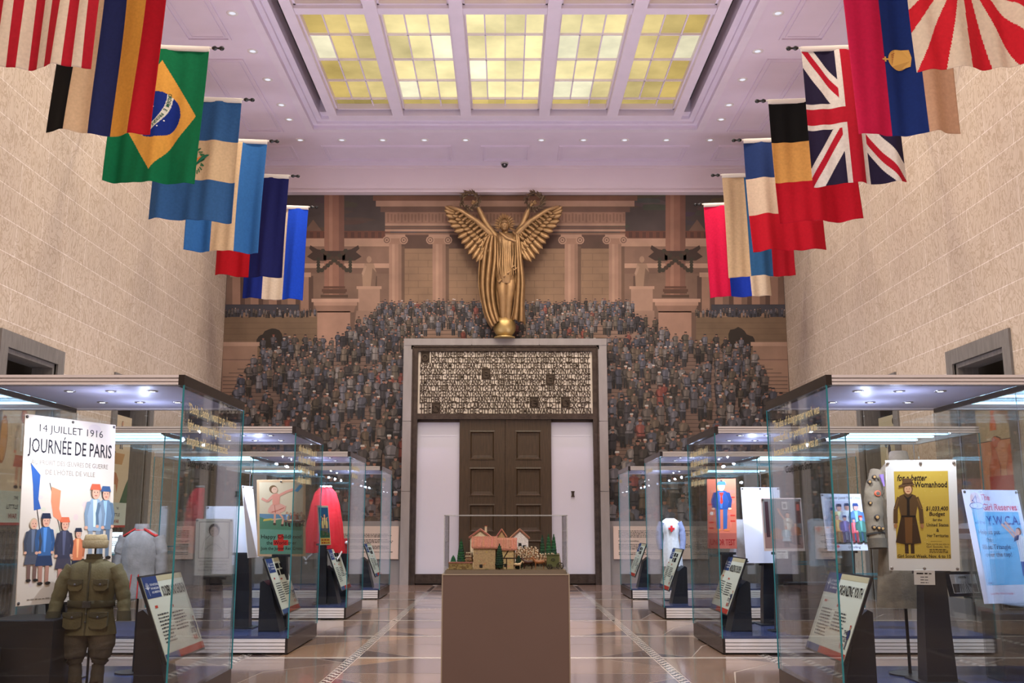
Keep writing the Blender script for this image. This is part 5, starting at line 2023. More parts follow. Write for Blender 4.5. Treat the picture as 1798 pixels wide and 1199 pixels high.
poster('tall cream poster JOURNÉE DE PARIS with children and soldiers, nearest left case', (-3.54, 8.2, 1.562, 1.2, .05, .98, 1.46), art_journee, 'tl tc tr bl', bg=(222, 206, 186))
poster('yellow poster "for a better Womanhood" with a standing scout girl', (3.345, 8.10, 1.512, -.19, -.17, .535, .885), art_scout, 'tl tc tr bl bc br', bg=(238, 236, 226), pinc=(.30, .25, .2))
poster('pale blue poster of the Girl Reserves with a girl reaching up', (4.2, 8.6, 1.265, .33, .155, .60, .945), art_ywca, 'tl tr', bg=(228, 228, 246))
poster('Happy Childhood poster with a leaping child in pink on a green field', (-2.745, 12.4, 1.51, .03, -.25, .59, .95), art_happy, 'tc tr', bg=(222, 190, 150))
poster('blank white mounting board seen edge-on left of the Happy Childhood poster', (-3.12, 12.4, 1.47, 1.45, .135, .36, .87), art_plain, 'tl tr', name='mounting_board', cat='board')
poster('small blue poster with a yellow foot on a black post before the red cape', (-2.85, 15.95, 1.42, 1.1, .13, .27, .615), art_blue, '', bg=(190, 190, 170))
poster('grey sketch poster of a dark-haired child holding up both hands', (-3.497, 12.2, 1.168, 0, -.08, .45, .67), art_child, 'tl tr', bg=(206, 200, 188))
poster('blank white board standing behind the grey child sketch poster', (-3.46, 12.62, 1.30, 0, 0, .55, .72), art_plain, 'tl tr', name='mounting_board', cat='board')
poster('red and blue cut-out poster of a sailor child', (2.69, 12.55, 1.57, -.42, .12, .36, .86), art_sailor, 'tc', bg=(226, 150, 120))
poster('tall blank white board behind the family room poster', (3.27, 12.85, 1.43, .05, .10, .50, .95), art_plain, 'tl tc tr bl', name='mounting_board', cat='board')
poster('faded painting-like poster of a family in a papered room', (3.292, 12.0, 1.437, .10, .07, .495, .62), art_family, 'tl tr', bg=(232, 214, 204))
poster('poster of a crowd of children lettered American Junior Red Cross', (4.224, 12.6, 1.465, .34, .113, .60, .70), art_junior, 'tl', bg=(240, 236, 244))
poster('small dark-framed monochrome photograph on the shelf beside the Girl Reserves poster', (4.05, 9.02, .925, .3, .26, .36, .215), art_photo, '', name='framed_photograph', cat='photograph', bg=(20, 30, 46), thick=.015)
poster('small white caption card under the yellow scout poster', (3.30, 8.04, 1.03, -.19, -.17, .155, .115), art_card, '', name='caption_card', cat='card', thick=.003)
poster('small white caption card under the family room poster', (3.25, 11.96, 1.09, .1, .07, .15, .10), art_card, '', name='caption_card', cat='card', thick=.003)
poster('small white caption card under the Junior Red Cross poster', (4.10, 12.56, 1.075, .3, .07, .12, .09), art_card, '', name='caption_card', cat='card', thick=.003)


# posters hanging in the side doorways
def art_doll(m, w, h):
    m.rect(0, 0, w, h, S(226, 206, 176), 1.2)
    m.rect(0, 0, w, .25 * h, S(206, 214, 200), 2)
    m.rect(0, 0, w, .02 * h, S(170, 50, 40), 3)
    kidpaint(m, .70 * w, .27 * h, .62 * h, L=5, wide=1.25, top=(222, 204, 180), bottom=(196, 110, 90), hair=(150, 84, 60), skin=(222, 150, 124), skirt=True, sock=(214, 160, 130), shoe=(50, 30, 30))
    m.oval(.22 * w, .62 * h, .12, .36, S(176, 110, 70), 3)
    m.oval(.22 * w, .62 * h, .10, .32, S(226, 170, 110), 3.5)
    m.oval(.92 * w, .45 * h, .05, .14, S(110, 40, 36), 3)
    m.oval(.30 * w, .94 * h, .12, .07, S(150, 40, 60), 3)
    m.oval(.75 * w, .94 * h, .12, .07, S(40, 40, 80), 3)
    m.text('THE', .62 * w, .19 * h, .07, S(30, 40, 70), 4, bold=.02)
    m.text('LITTLE', .45 * w, .12 * h, .09, S(60, 70, 80), 4, bold=.02, width=.3 * w)
    m.text('WAR', .5 * w, .05 * h, .10, S(140, 50, 40), 4, bold=.03, width=.24 * w)
    kidpaint(m, .84 * w, .05 * h, .18 * h, L=5, top=(40, 60, 90), bottom=(40, 60, 90))


def art_scene(m, w, h):
    m.rect(0, 0, w, h, S(220, 200, 168), 1.2)
    m.rect(0, 0, w, .22 * h, S(206, 214, 200), 2)
    m.rect(0, 0, w, .02 * h, S(170, 50, 40), 3)
    kidpaint(m, .62 * w, .70 * h, .26 * h, L=5, wide=1.5, top=(50, 60, 110), bottom=(50, 50, 80), hair=(60, 40, 40))
    kidpaint(m, .35 * w, .66 * h, .26 * h, L=4, wide=1.5, top=(226, 160, 90), bottom=(210, 180, 120), hair=(60, 40, 40))
    m.pol([(.2 * w, .56 * h), (.7 * w, .56 * h), (.8 * w, .66 * h), (.3 * w, .66 * h)], S(196, 150, 100), 3)
    m.pol([(.2 * w, .34 * h), (.3 * w, .30 * h), (.36 * w, .38 * h), (.5 * w, .38 * h), (.56 * w, .30 * h), (.6 * w, .42 * h), (.5 * w, .48 * h), (.32 * w, .50 * h)], S(190, 120, 80), 3)
    m.pol([(.7 * w, .22 * h), (w, .22 * h), (w, .44 * h), (.9 * w, .38 * h)], S(40, 90, 60), 3)
    m.text('THE', .6 * w, .16 * h, .06, S(30, 40, 70), 4, bold=.02)
    m.text('LITTLE', .45 * w, .10 * h, .08, S(60, 70, 80), 4, bold=.02, width=.3 * w)
    m.text('WAR', .5 * w, .04 * h, .09, S(140, 50, 40), 4, bold=.03, width=.24 * w)


def beast(m, x, z, s_, c1, L, flip=1):
    P = lambda pts: [(x + flip * a * s_, z + b * s_) for a, b in (pts if flip > 0 else pts[::-1])]
    K_ = S(70, 40, 30)
    for g, c, l in ((1.06, K_, L), (1.0, c1, L + .5)):
        m.pol(P([(-.30 * g, 0), (.28 * g, 0), (.30 * g, .25), (.16 * g, .62), (.02, .82 * g), (-.12 * g, .60), (-.30 * g, .28)]), c, l)
        m.oval(x + flip * .10 * s_, z + .92 * s_, .17 * s_ * g, .15 * s_ * g, c, l + .2)
        m.pol(P([(.18, .86), (.40 * g, .93), (.42 * g, 1.0), (.2, 1.02 * g)]), c, l + .3)
        m.pol(P([(-.05, .95), (.02, .62 / g), (-.10 * g, .58 / g), (-.16 * g, .92)]), c, l + .4)
    m.oval(x + flip * .41 * s_, z + .975 * s_, .04 * s_, .035 * s_, K_, L + 2)
    m.oval(x + flip * .16 * s_, z + .97 * s_, .02 * s_, .02 * s_, K_, L + 2)


def art_beasts(m, w, h):
    m.rect(0, 0, w, h, S(196, 176, 142), 1.2)
    m.rect(0, .25 * h, w, .62 * h, S(220, 150, 110), 2)
    m.rect(0, .62 * h, w, .625 * h, S(70, 40, 30), 2.5)
    m.rect(.25 * w, .25 * h, .9 * w, .36 * h, S(186, 50, 44), 3)
    beast(m, .42 * w, .36 * h, .55, S(206, 110, 76), 4)
    beast(m, .82 * w, .36 * h, .42, S(214, 120, 88), 7)
    beast(m, .45 * w, .70 * h, .32, S(226, 120, 60), 5)
    m.pol([(.55 * w, .82 * h), (.75 * w, .80 * h), (.85 * w, .72 * h), (.9 * w, .86 * h), (.8 * w, .95 * h), (.6 * w, .93 * h)], S(160, 120, 80), 6)
    m.rect(0, 0, w, .25 * h, S(200, 205, 190), 2.2)


def art_field(m, w, h):
    m.rect(0, 0, w, h, S(190, 180, 150), 1.2)
    rg = random.Random(3)
    for k in range(16):
        m.oval(rg.uniform(.1, .9) * w, rg.uniform(.3, .95) * h, rg.uniform(.04, .10), rg.uniform(.05, .16), S(*rg.choice([(40, 44, 60), (200, 90, 70), (214, 150, 110), (60, 56, 50), (220, 210, 190)])), 2 + k * .2)
    m.rect(0, 0, w, .2 * h, S(206, 210, 196), 6)


DPZ = 2.75
for side, k, art, lb in ((-1, 2, art_doll, 'hanging banner of a pale-dressed doll girl in the nearest left doorway'), (-1, 3, art_scene, 'hanging banner of playing children above THE LITTLE WAR lettering, second left doorway'),
                         (-1, 4, art_field, 'hanging banner of blurred figures in the farthest left doorway'), (1, 2, art_beasts, 'hanging banner of sitting brown dogs on a red block, nearest right doorway'),
                         (1, 3, art_field, 'hanging banner of dark and orange figures in the second right doorway')):
    a, b = DOORS[k]
    w_ = (b - a) * .74
    yc = (a + b) / 2 + (.12 if k == 2 else -.05)
    poster(lb, (side * (RW + .22), yc, 2.42, -side * PI / 2, 0, w_, 2.0 if k == 2 else 2.1), art, '', name='hanging_banner', cat='banner', thick=.004)


# ------------------------------------------------------------------ stands, blocks
def stand(label, x, y, h_, w_=.20, d=.14, lean=.10, foot=True, rz=0.):
    t = thing('display_stand', label, 'stand', (x, y, ZD), rz)
    m = M()
    m.loft([[Vector((sx * w_ * k_ / 2, sy * d * k_ / 2 + o_, z)) for sx, sy in ((-1, -1), (1, -1), (1, 1), (-1, 1))] for k_, o_, z in ((1.15, 0, .01), (1, 0, h_ * .5), (.85, lean, h_))], (1, 1, 1), True, False)
    m.build('post', 'black_stand', t)
    m = M()
    m.box(-w_ * .9, w_ * .9, -d * 1.3, d * 1.3, 0, .012)
    m.build('foot_plate', 'black_stand', t)
    m = M()
    m.box(-w_ * .7, w_ * .7, lean - .03, lean + .02, h_ - .015, h_ + .015)
    m.build('ledge', 'black_stand', t)
    return t


stand('black post under the yellow scout poster', 3.47, 8.34, .86, .21, .16, -.02)
stand('black post carrying the Girl Reserves poster on its block', 4.3, 8.72, .60, .14, .08, -.05)
stand('black post behind the tall JOURNÉE DE PARIS poster', -3.62, 8.42, .62, .18, .12, -.12)
stand('black post under the Happy Childhood poster', -2.74, 12.55, .86, .16, .12, -.08)
stand('black post under the edge-on white board in the second left case', -3.22, 12.55, .88, .20, .14, -.05)
stand('black post under the small blue poster by the red cape', -2.88, 16.1, .92, .14, .1, -.05)
stand('black post under the grey child sketch poster', -3.5, 12.34, .60, .2, .1, -.05)
stand('black post under the sailor child poster', 2.76, 12.74, .88, .16, .12, -.06)
stand('black post under the tall blank white board', 3.33, 12.96, .74, .17, .14, -.06)
stand('black post under the family room poster', 3.30, 12.14, .90, .2, .1, -.07)
stand('black post under the Junior Red Cross poster', 4.28, 12.78, .90, .16, .12, -.08)


def block(label, x0, x1, y0, y1, h_, col='black_stand'):
    m = M()
    b = .006
    pts = [(x0 - (x0 + x1) / 2, y0 - (y0 + y1) / 2), (x1 - (x0 + x1) / 2, y0 - (y0 + y1) / 2), (x1 - (x0 + x1) / 2, y1 - (y0 + y1) / 2), (x0 - (x0 + x1) / 2, y1 - (y0 + y1) / 2)]
    m.loft([[Vector((x * k, y * k, z)) for x, y in pts] for k, z in ((.98, 0), (1, .01), (1, h_ - b), (.985, h_))], (1, 1, 1), True, False)
    o = m.build('display_block', col, None, ((x0 + x1) / 2, (y0 + y1) / 2, ZD))
    return tag(o, label, 'display block')


block('large black block below the JOURNÉE DE PARIS poster', -3.92, -3.40, 7.75, 8.28, .53)
block('black block below the Girl Reserves poster', 3.99, 5.0, 8.30, 8.62, .53)
block('dark block in front of the family room poster', 3.25, 3.80, 11.75, 11.95, .58)
block('black block at the lower left corner of the nearest left case', -4.2, -3.75, 7.53, 7.70, .34)


# ------------------------------------------------------------------ garments on stands
def gloft(m, rows, nf, amp, ph=0., n=48, col=(.3, .3, .2), cap=True):
    """rows: (z, half width, half depth, x offset, y offset)"""
    rings = []
    for z, hw, hd, ox, oy in rows:
        R = []
        for i in range(n):
            t = 2 * PI * i / n
            k = 1 + amp * (sin(nf * t + ph + z * 4) + .5 * sin(nf * 1.6 * t + ph * 2 - z * 6) * 0 + .4 * sin(3 * t + z * 9 + ph))
            R.append(Vector((ox + hw * cos(t) * k, oy + hd * sin(t) * k, z)))
        rings.append(R)
    m.loft(rings, col, caps=cap)


def sleeve(m, pts, rad, col, wr=.06):
    P, R = [], []
    for i in range(len(pts) - 1):
        for q in range(5):
            s_ = q / 5
            P.append(Vector(pts[i]).lerp(Vector(pts[i + 1]), s_))
            r = rad[i] + (rad[i + 1] - rad[i]) * s_
            R.append(r * (1 + wr * sin((i * 5 + q) * 2.3)))
    P.append(Vector(pts[-1]))
    R.append(rad[-1])
    m.tube(P, R, 14, col, caps=True)


OLV, OLD = S(96, 88, 58), S(70, 64, 42)
mat('wool_olive', None, .9, noise=.22, nscale=14, bump=.16, bscale=60)
un = thing('child_uniform', 'olive child soldier uniform with cap on a mannequin stand, nearest left case', 'uniform', (-3.25, 8.06, ZD), .12)
m = M()
gloft(m, [(.40, .205, .135, 0, 0), (.44, .20, .13, 0, 0), (.55, .175, .12, 0, 0), (.62, .165, .11, 0, 0), (.64, .160, .108, 0, 0), (.70, .17, .115, 0, 0), (.80, .185, .12, 0, 0), (.88, .19, .115, 0, 0), (.93, .165, .095, 0, 0), (.955, .11, .075, 0, 0), (.97, .07, .06, 0, 0)], 9, .022, .5, 56, OLV)
gloft(m, [(.955, .072, .062, 0, 0), (.975, .062, .055, 0, 0), (1.01, .06, .052, 0, -.004)], 3, .02, 0, 24, OLD)
m.box(-.004, .006, -.139, -.10, .40, .95, OLD)
tu = m.build('tunic', 'wool_olive', un)
for e in (-1, 1):
    m = M()
    sleeve(m, [(e * .15, 0, .90), (e * .215, -.01, .80), (e * .25, -.02, .66), (e * .265, -.05, .545)], [.068, .06, .052, .048], OLV)
    m.tube([(e * .262, -.045, .575), (e * .268, -.052, .50)], [.053, .056], 14, OLD)
    m.build('sleeve', 'wool_olive', tu)
    m = M()
    m.pol([(e * .06 + .11, .915), (e * .06 - .11 + .0, .93)], OLD, 1) if 0 else None
    m.tube([(e * .075, -.02, .965), (e * .165, -.01, .915)], .013, 6, OLD)
    m.build('shoulder_strap', 'wool_olive', tu)
    for (z0, z1, w_) in ((.735, .815, .052), (.45, .57, .068)):
        m = M()
        yy = -.135 if z0 < .6 else -.125
        m.loft([[Vector((e * .095 + w_ * a, yy + y, b)) for a, b in ((-1, z1), (1, z1), (1, z0 + .02), (.6, z0), (-.6, z0), (-1, z0 + .02))] for y in (.03, -.012)], OLV, True, False)
        m.loft([[Vector((e * .095 + w_ * 1.05 * a, yy + y, b)) for a, b in ((-1, z1 + .005), (1, z1 + .005), (1, z1 - .025), (0, z1 - .045), (-1, z1 - .025))] for y in (.0, -.02)], OLD, True, False)
        m.build('pocket', 'wool_olive', tu)
        m = M()
        m.ell((e * .095, yy - .022, z1 - .032), .009, .006, .009, S(80, 80, 86), 8, 6)
        m.build('button', 'paint', tu)
m = M()
gloft(m, [(.605, .172, .122, 0, 0), (.608, .180, .128, 0, 0), (.655, .178, .126, 0, 0), (.658, .170, .12, 0, 0)], 1, 0, 0, 40, OLD)
m.box(-.03, .03, -.14, -.122, .608, .655, S(60, 56, 50))
m.build('belt', 'wool_olive', tu)
for z in (.50, .56, .70, .76, .82, .88):
    m = M()
    m.ell((.0, -.134 if z < .6 else -.124, z), .010, .008, .010, S(70, 66, 60), 8, 6)
    m.build('button', 'paint', tu)
m = M()
for e in (-1, 1):
    sleeve(m, [(e * .085, 0, .46), (e * .10, 0, .34), (e * .095, 0, .22), (e * .085, 0, .17), (e * .08, 0, .03)], [.10, .105, .075, .048, .052], S(84, 74, 58), .04)
m.build('breeches', 'wool_olive', un)
for e in (-1, 1):
    m = M()
    m.tube([(e * .08, .03, .0), (e * .08, .03, .06)], [.045, .04], 12, S(60, 40, 30))
    m.loft([[Vector((e * .08 + a * .038 * k, b, z)) for a, b in ((-1, .05), (1, .05), (1.1, -.06), (.6, -.12), (-.6, -.12), (-1.1, -.06))] for k, z in ((1, 0), (1, .03), (.6, .05))], S(60, 40, 30))
    m.build('shoe', 'paint', un)
m = M()
for k, (z, hw, hd, o) in enumerate(()):
    pass
m.loft([[Vector((.0 + hw * cos(2 * PI * i / 24), hd * sin(2 * PI * i / 24), z + dz * abs(sin(2 * PI * i / 24)))) for i in range(24)] for z, hw, hd, dz in ((1.055, .085, .10, 0), (1.06, .088, .103, 0), (1.10, .092, .105, -.01), (1.12, .088, .10, .0), (1.16, .078, .09, .0), (1.165, .04, .07, -.01), (1.15, .01, .04, -.012))], S(150, 130, 92))
m.loft([[Vector((.0 + hw * cos(2 * PI * i / 24), hd * sin(2 * PI * i / 24), z)) for i in range(24)] for z, hw, hd in ((1.06, .094, .108), (1.115, .098, .11), (1.118, .09, .10))], S(136, 118, 84))
m.build('cap', 'wool_olive', un)
m = M()
m.tube([(0, .01, .95), (0, .01, 1.12)], .008, 8)
m.tube([(.0, .03, 0), (0, .03, .45)], .01, 8)
m.tube([(.0, .03, 0), (0, .03, .01)], .16, 24)
m.build('mannequin_rod', 'black_stand', un)

gc = thing('grey_tunic', 'long grey military coat with red piping seen from behind, nearest left case', 'coat', (-3.16, 8.82, ZD), 0)
GR, RDP = S(132, 130, 128), S(190, 44, 44)
m = M()
gloft(m, [(.62, .17, .12, 0, 0), (.72, .16, .115, 0, 0), (.80, .145, .10, 0, 0), (.90, .15, .105, 0, 0), (1.02, .165, .11, 0, 0), (1.12, .16, .10, 0, 0), (1.17, .12, .08, 0, 0), (1.20, .06, .06, 0, 0)], 8, .03, 1, 48, GR)
tu = m.build('coat_body', 'wool_olive', gc)
m = M()
gloft(m, [(1.185, .062, .06, 0, 0), (1.20, .066, .062, 0, 0), (1.245, .06, .056, 0, 0)], 1, .01, 0, 24, GR)
m.build('collar', 'wool_olive', tu)
m = M()
m.tube([(.07 * cos(a), .065 * sin(a), 1.19) for a in [i * PI / 8 for i in range(17)]], .006, 6, RDP)
for e in (-1, 1):
    m.tube([(e * .03, -.105, .82), (e * .035, -.125, .62)], .005, 5, RDP)
    m.tube([(e * .09, -.09, .80), (e * .10, -.11, .62)], .005, 5, RDP)
m.build('piping', 'paint', tu)
for e in (-1, 1):
    m = M()
    sleeve(m, [(e * .13, 0, 1.13), (e * .175, 0, 1.0), (e * .19, -.01, .84), (e * .185, -.03, .68)], [.065, .06, .05, .045], GR)
    m.build('sleeve', 'wool_olive', tu)
    m = M()
    m.loft([[Vector((e * (.09 + a * .05), b * .05 - .02, z + 1.165 - a * .03)) for a, b in ((-1, -1), (1, -.8), (1, .8), (-1, 1))] for z in (0, .014)], RDP)
    m.build('shoulder_board', 'paint', tu)
m = M()
m.tube([(0, 0, 0), (0, 0, 1.2)], .01, 8)
m.tube([(0, 0, 0), (0, 0, .012)], .15, 24)
m.build('mannequin_rod', 'black_stand', gc)

sc_ = thing('scout_coat', 'long khaki scout coat covered in badges behind the yellow poster', 'coat', (3.43, 8.72, ZD), 0)
KH, KD = S(124, 110, 90), S(84, 74, 60)
m = M()
gloft(m, [(.55, .27, .17, 0, 0), (.70, .255, .165, 0, 0), (.95, .225, .15, 0, 0), (1.15, .20, .13, 0, 0), (1.22, .195, .125, 0, 0), (1.40, .215, .13, 0, 0), (1.55, .22, .13, 0, 0), (1.68, .19, .11, 0, 0), (1.76, .12, .08, 0, 0), (1.80, .07, .06, 0, 0)], 11, .028, 2, 64, KH)
tu = m.build('coat_body', 'wool_olive', sc_)
m = M()
gloft(m, [(1.76, .11, .10, 0, 0), (1.80, .085, .08, 0, 0), (1.86, .075, .07, 0, 0), (1.87, .06, .055, 0, 0)], 3, .05, 0, 28, KH)
m.build('collar', 'wool_olive', tu)
for e in (-1, 1):
    m = M()
    sleeve(m, [(e * .17, 0, 1.68), (e * .25, -.03, 1.50), (e * .27, -.05, 1.28), (e * .26, -.08, 1.05)], [.085, .082, .075, .068], KH, .05)
    m.tube([(e * .262, -.075, 1.12), (e * .26, -.085, 1.04)], [.078, .08], 14, KD)
    m.tube([(e * .266, -.06, 1.165), (e * .265, -.063, 1.15)], [.079, .079], 14, S(40, 36, 30))
    m.build('sleeve', 'wool_olive', tu)
OR_, GD = S(200, 92, 60), S(176, 134, 76)
for k, (x, y, z, r, c_) in enumerate(((-.245, -.135, 1.50, .026, OR_), (-.30, -.10, 1.60, .018, GD), (-.26, -.12, 1.64, .018, GD), (-.27, -.125, 1.30, .022, GD), (-.30, -.125, 1.215, .018, GD), (-.265, -.135, 1.21, .018, GD), (-.232, -.135, 1.205, .018, GD), (-.31, -.10, 1.42, .016, GD))):
    cs = max(0, min(1, (1.68 - z) / .63))
    y = -.02 - .06 * cs - math.sqrt(max(.001, .082 ** 2 - (x + .255) ** 2))
    m = M()
    m.loft([m.ring((x, y + dy, z), (0, 1, 0), rr * r, 16) for dy, rr in ((.02, 1), (-.003, 1), (-.005, .8))], S(36, 30, 26) if k else c_)
    m.loft([m.ring((x, y + dy, z), (0, 1, 0), rr * r, 16) for dy, rr in ((-.004, .7), (-.007, .5))], c_ if k else S(90, 84, 70))
    m.build('badge', 'paint', tu)
m = M()
m.tube([(-.21, -.13, 1.66), (-.195, -.14, 1.56)], [.02, .006], 8, S(150, 120, 190))
m.build('ribbon', 'paint', tu)
m = M()
m.tube([(-.03, 0, 0), (-.03, 0, 1.8)], .014, 8)
m.tube([(-.03, 0, 0), (-.03, 0, .012)], .17, 28)
m.build('mannequin_rod', 'black_stand', sc_)

cp = thing('red_cape', 'bright red cape with white lace collar and hem tabs, third left case', 'cape', (-2.96, 16.6, ZD), 0)
CR = S(236, 54, 66)
m = M()
gloft(m, [(.78, .33, .26, 0, 0), (.95, .32, .25, 0, 0), (1.25, .28, .22, 0, 0), (1.55, .225, .17, 0, 0), (1.74, .17, .12, 0, 0), (1.83, .09, .08, 0, 0)], 14, .05, 1, 84, CR)
tu = m.build('cape_cloth', 'cloth', cp)
m = M()
m.tube([(.085 * cos(a), .08 * sin(a), 1.84 + .008 * sin(a * 9)) for a in [i * PI / 12 for i in range(25)]], .018, 8, S(230, 226, 222))
m.build('lace_collar', 'cloth', tu)
for e in (-1, 1):
    m = M()
    m.tube([(e * .31, -.10, .80), (e * .27, -.17, .70), (e * .24, -.2, .66), (e * .20, -.20, .72), (e * .12, -.22, .77)], .014, 8, S(236, 232, 230))
    m.ell((e * .24, -.2, .62), .02, .014, .025, S(236, 232, 230))
    m.build('hem_tab', 'cloth', tu)
m = M()
m.tube([(0, 0, 0), (0, 0, 1.84)], .012, 8)
m.tube([(0, 0, 0), (0, 0, .012)], .15, 24)
m.build('mannequin_rod', 'black_stand', cp)

ns = thing('nurse_uniform', 'white nurse dress with red cross bib, third right case', 'uniform', (2.76, 16.92, ZD), 0)
NW, NB = S(222, 224, 226), S(150, 160, 196)
m = M()
gloft(m, [(.55, .19, .16, 0, 0), (.75, .17, .14, 0, 0), (1.0, .125, .10, 0, 0), (1.08, .13, .10, 0, 0), (1.2, .16, .11, 0, 0), (1.28, .14, .09, 0, 0), (1.33, .07, .06, 0, 0)], 10, .03, 0, 48, NW)
tu = m.build('dress', 'cloth', ns)
for e in (-1, 1):
    m = M()
    sleeve(m, [(e * .13, 0, 1.26), (e * .19, 0, 1.12), (e * .20, -.02, .96), (e * .18, -.05, .82)], [.065, .06, .05, .04], NB)
    m.build('sleeve', 'cloth', tu)
m = M()
m.box(-.016, .016, -.125, -.10, 1.11, 1.21, S(214, 30, 40))
m.box(-.05, .05, -.124, -.10, 1.145, 1.177, S(214, 30, 40))
m.build('red_cross', 'paint', tu)
m = M()
m.tube([(0, 0, 0), (0, 0, 1.3)], .012, 8)
m.tube([(0, 0, 0), (0, 0, .012)], .14, 24)
m.build('mannequin_rod', 'black_stand', ns)

ld = thing('lace_blouse', 'pale lace blouse on a form left of the tall white board', 'blouse', (3.03, 13.12, ZD), 0)
m = M()
gloft(m, [(.72, .17, .12, 0, 0), (.85, .15, .11, 0, 0), (.95, .12, .09, 0, 0), (1.08, .16, .12, 0, 0), (1.2, .16, .11, 0, 0), (1.26, .12, .08, 0, 0), (1.30, .06, .05, 0, 0)], 9, .04, 0, 48, S(196, 200, 208))
tu = m.build('blouse_body', 'cloth', ld)
for e in (-1, 1):
    m = M()
    sleeve(m, [(e * .12, 0, 1.24), (e * .20, 0, 1.16), (e * .22, -.03, 1.0)], [.07, .085, .06], S(206, 208, 214), .1)
    m.build('sleeve', 'cloth', tu)
m = M()
m.tube([(0, 0, 0), (0, 0, 1.3)], .012, 8)
m.tube([(0, 0, 0), (0, 0, .012)], .14, 24)
m.build('mannequin_rod', 'black_stand', ld)

# ------------------------------------------------------------------ small things on the shelves
zsL, zsR = 1.092, .812


def book(label, x, y, z, rz, c1):
    t = thing('open_book', label, 'book', (x, y, z), rz)
    m = M()
    m.loft([[Vector((a, b, .004 + .02 * abs(sin(a * 14)))) for b in (-.11, .11)] + [Vector((a, b, 0)) for b in (.11, -.11)] for a in [-.17 + i * .034 for i in range(11)]], S(220, 222, 226), True, False)
    pg = m.build('pages', 'paint', t)
    m = M()
    m.box(-.18, .18, -.12, .12, -.004, 0, S(*c1))
    m.build('cover', 'paint', t)
    return t


def cardp(label, x, y, z, rz, w_, h_, art, nm='caption_card', ct='card', tl=.35):
    u = Vector((-sin(rz) * sin(tl), cos(rz) * sin(tl), cos(tl))) * h_ / 2
    return poster(label, (x + u.x, y + u.y, z + u.z + .002, rz, tl, w_, h_), art, '', name=nm, cat=ct, thick=.004)


book('open book on the shelf of the nearest left case', -4.45, 8.3, zsL + .005, .3, (60, 30, 30))
book('open book on the shelf of the second left case', -4.40, 12.5, zsL + .005, .1, (120, 30, 40))
book('open book on the low shelf of the second right case', 4.75, 12.4, zsR + .005, -.2, (110, 70, 40))
cardp('white leaflet standing on the shelf of the second left case', -4.9, 12.7, zsL, .2, .18, .26, art_card, 'leaflet', 'leaflet')
cardp('white label standing on the shelf of the nearest left case', -4.85, 8.8, zsL, .3, .30, .22, art_card)
cardp('colourful picture card on the shelf by the Junior Red Cross poster', 3.98 + .2, 13.0, zsR + .0, .3, .2, .24, art_blue, 'picture_card', 'card')
cardp('white label lying at an angle on the shelf beside the Girl Reserves poster', 4.7, 8.25, zsR, -.3, .2, .14, art_card)
hs = thing('white_hat', 'round white hat with dark crown on a stem behind the two front right posters', 'hat', (4.12, 9.02, zsR), 0)
m = M()
m.lathe([(.13, .50), (.14, .505), (.10, .55), (.095, .60), (.06, .635), (.001, .64)], 28, col=S(232, 232, 240))
m.build('brim_and_dome', 'cloth', hs)
m = M()
m.lathe([(.101, .548), (.103, .55), (.099, .585), (.097, .59)], 28, col=S(40, 50, 90))
m.build('hat_band', 'paint', hs)
m = M()
m.tube([(0, 0, 0), (0, 0, .56)], .008, 8)
m.tube([(0, 0, 0), (0, 0, .008)], .06, 18)
m.build('stem', 'steel', hs)
bxr = thing('cardboard_gift_box', 'small red box with a white ball on it beside the red cape', 'box', (-2.72, 17.1, ZD), .3)
m = M()
m.box(-.09, .09, -.09, .09, 0, .75, S(20, 22, 30))
m.build('riser', 'black_stand', bxr)
m = M()
m.box(-.085, .085, -.07, .07, .75, 1.0, S(170, 36, 44))
m.build('box_body', 'paint', bxr)
m = M()
m.ell((.04, -.08, .93), .03, .03, .03, S(236, 230, 226))
m.build('ball', 'paint', bxr)

# ------------------------------------------------------------------ wall text boards
for (x0, x1, lb, hd) in ((-4.05, -2.57, 'cream text board on the stone base left of the doorway', None), (2.61, 4.6, 'cream text board headed Flags and Nationalities right of the doorway', 'Flags and Nationalities')):
    t = thing('wall_text_board', lb, 'text board', ((x0 + x1) / 2, 24.52, .60))
    w_ = x1 - x0
    m = M()
    m.box(-w_ / 2, w_ / 2, -.06, -.025, 0, .78, S(226, 204, 190))
    m.v = list(m.v)
    n0 = len(m.v)
    if hd:
        m.words(-w_ / 2 + .12, .66, w_ / 2 - .1, 5, .036, .018, S(70, 60, 58), 2)
        m.text(hd, -w_ / 2 + .12, .41, .055, S(40, 36, 36), 2, bold=.01)
        m.words(-w_ / 2 + .12, .34, w_ / 2 - .1, 4, .036, .018, S(70, 60, 58), 2)
        m.words(-w_ / 2 + .12, .14, w_ / 2 - .3, 2, .036, .018, S(70, 60, 58), 2)
    else:
        for z in (.58, .45, .30, .16):
            m.words(-w_ / 2 + .12, z, w_ / 2 - .1, 3 if z > .2 else 1, .032, .018, S(70, 60, 58), 2)
    m.v = m.v[:n0] + [(x, y - .06, z) for x, y, z in m.v[n0:]]
    m.build('board', 'print', t)
    for e in (-1, 1):
        m = M()
        m.box(e * w_ * .4 - .03, e * w_ * .4 + .03, -.025, 0, .1, .68)
        m.build('bracket', 'steel', t)
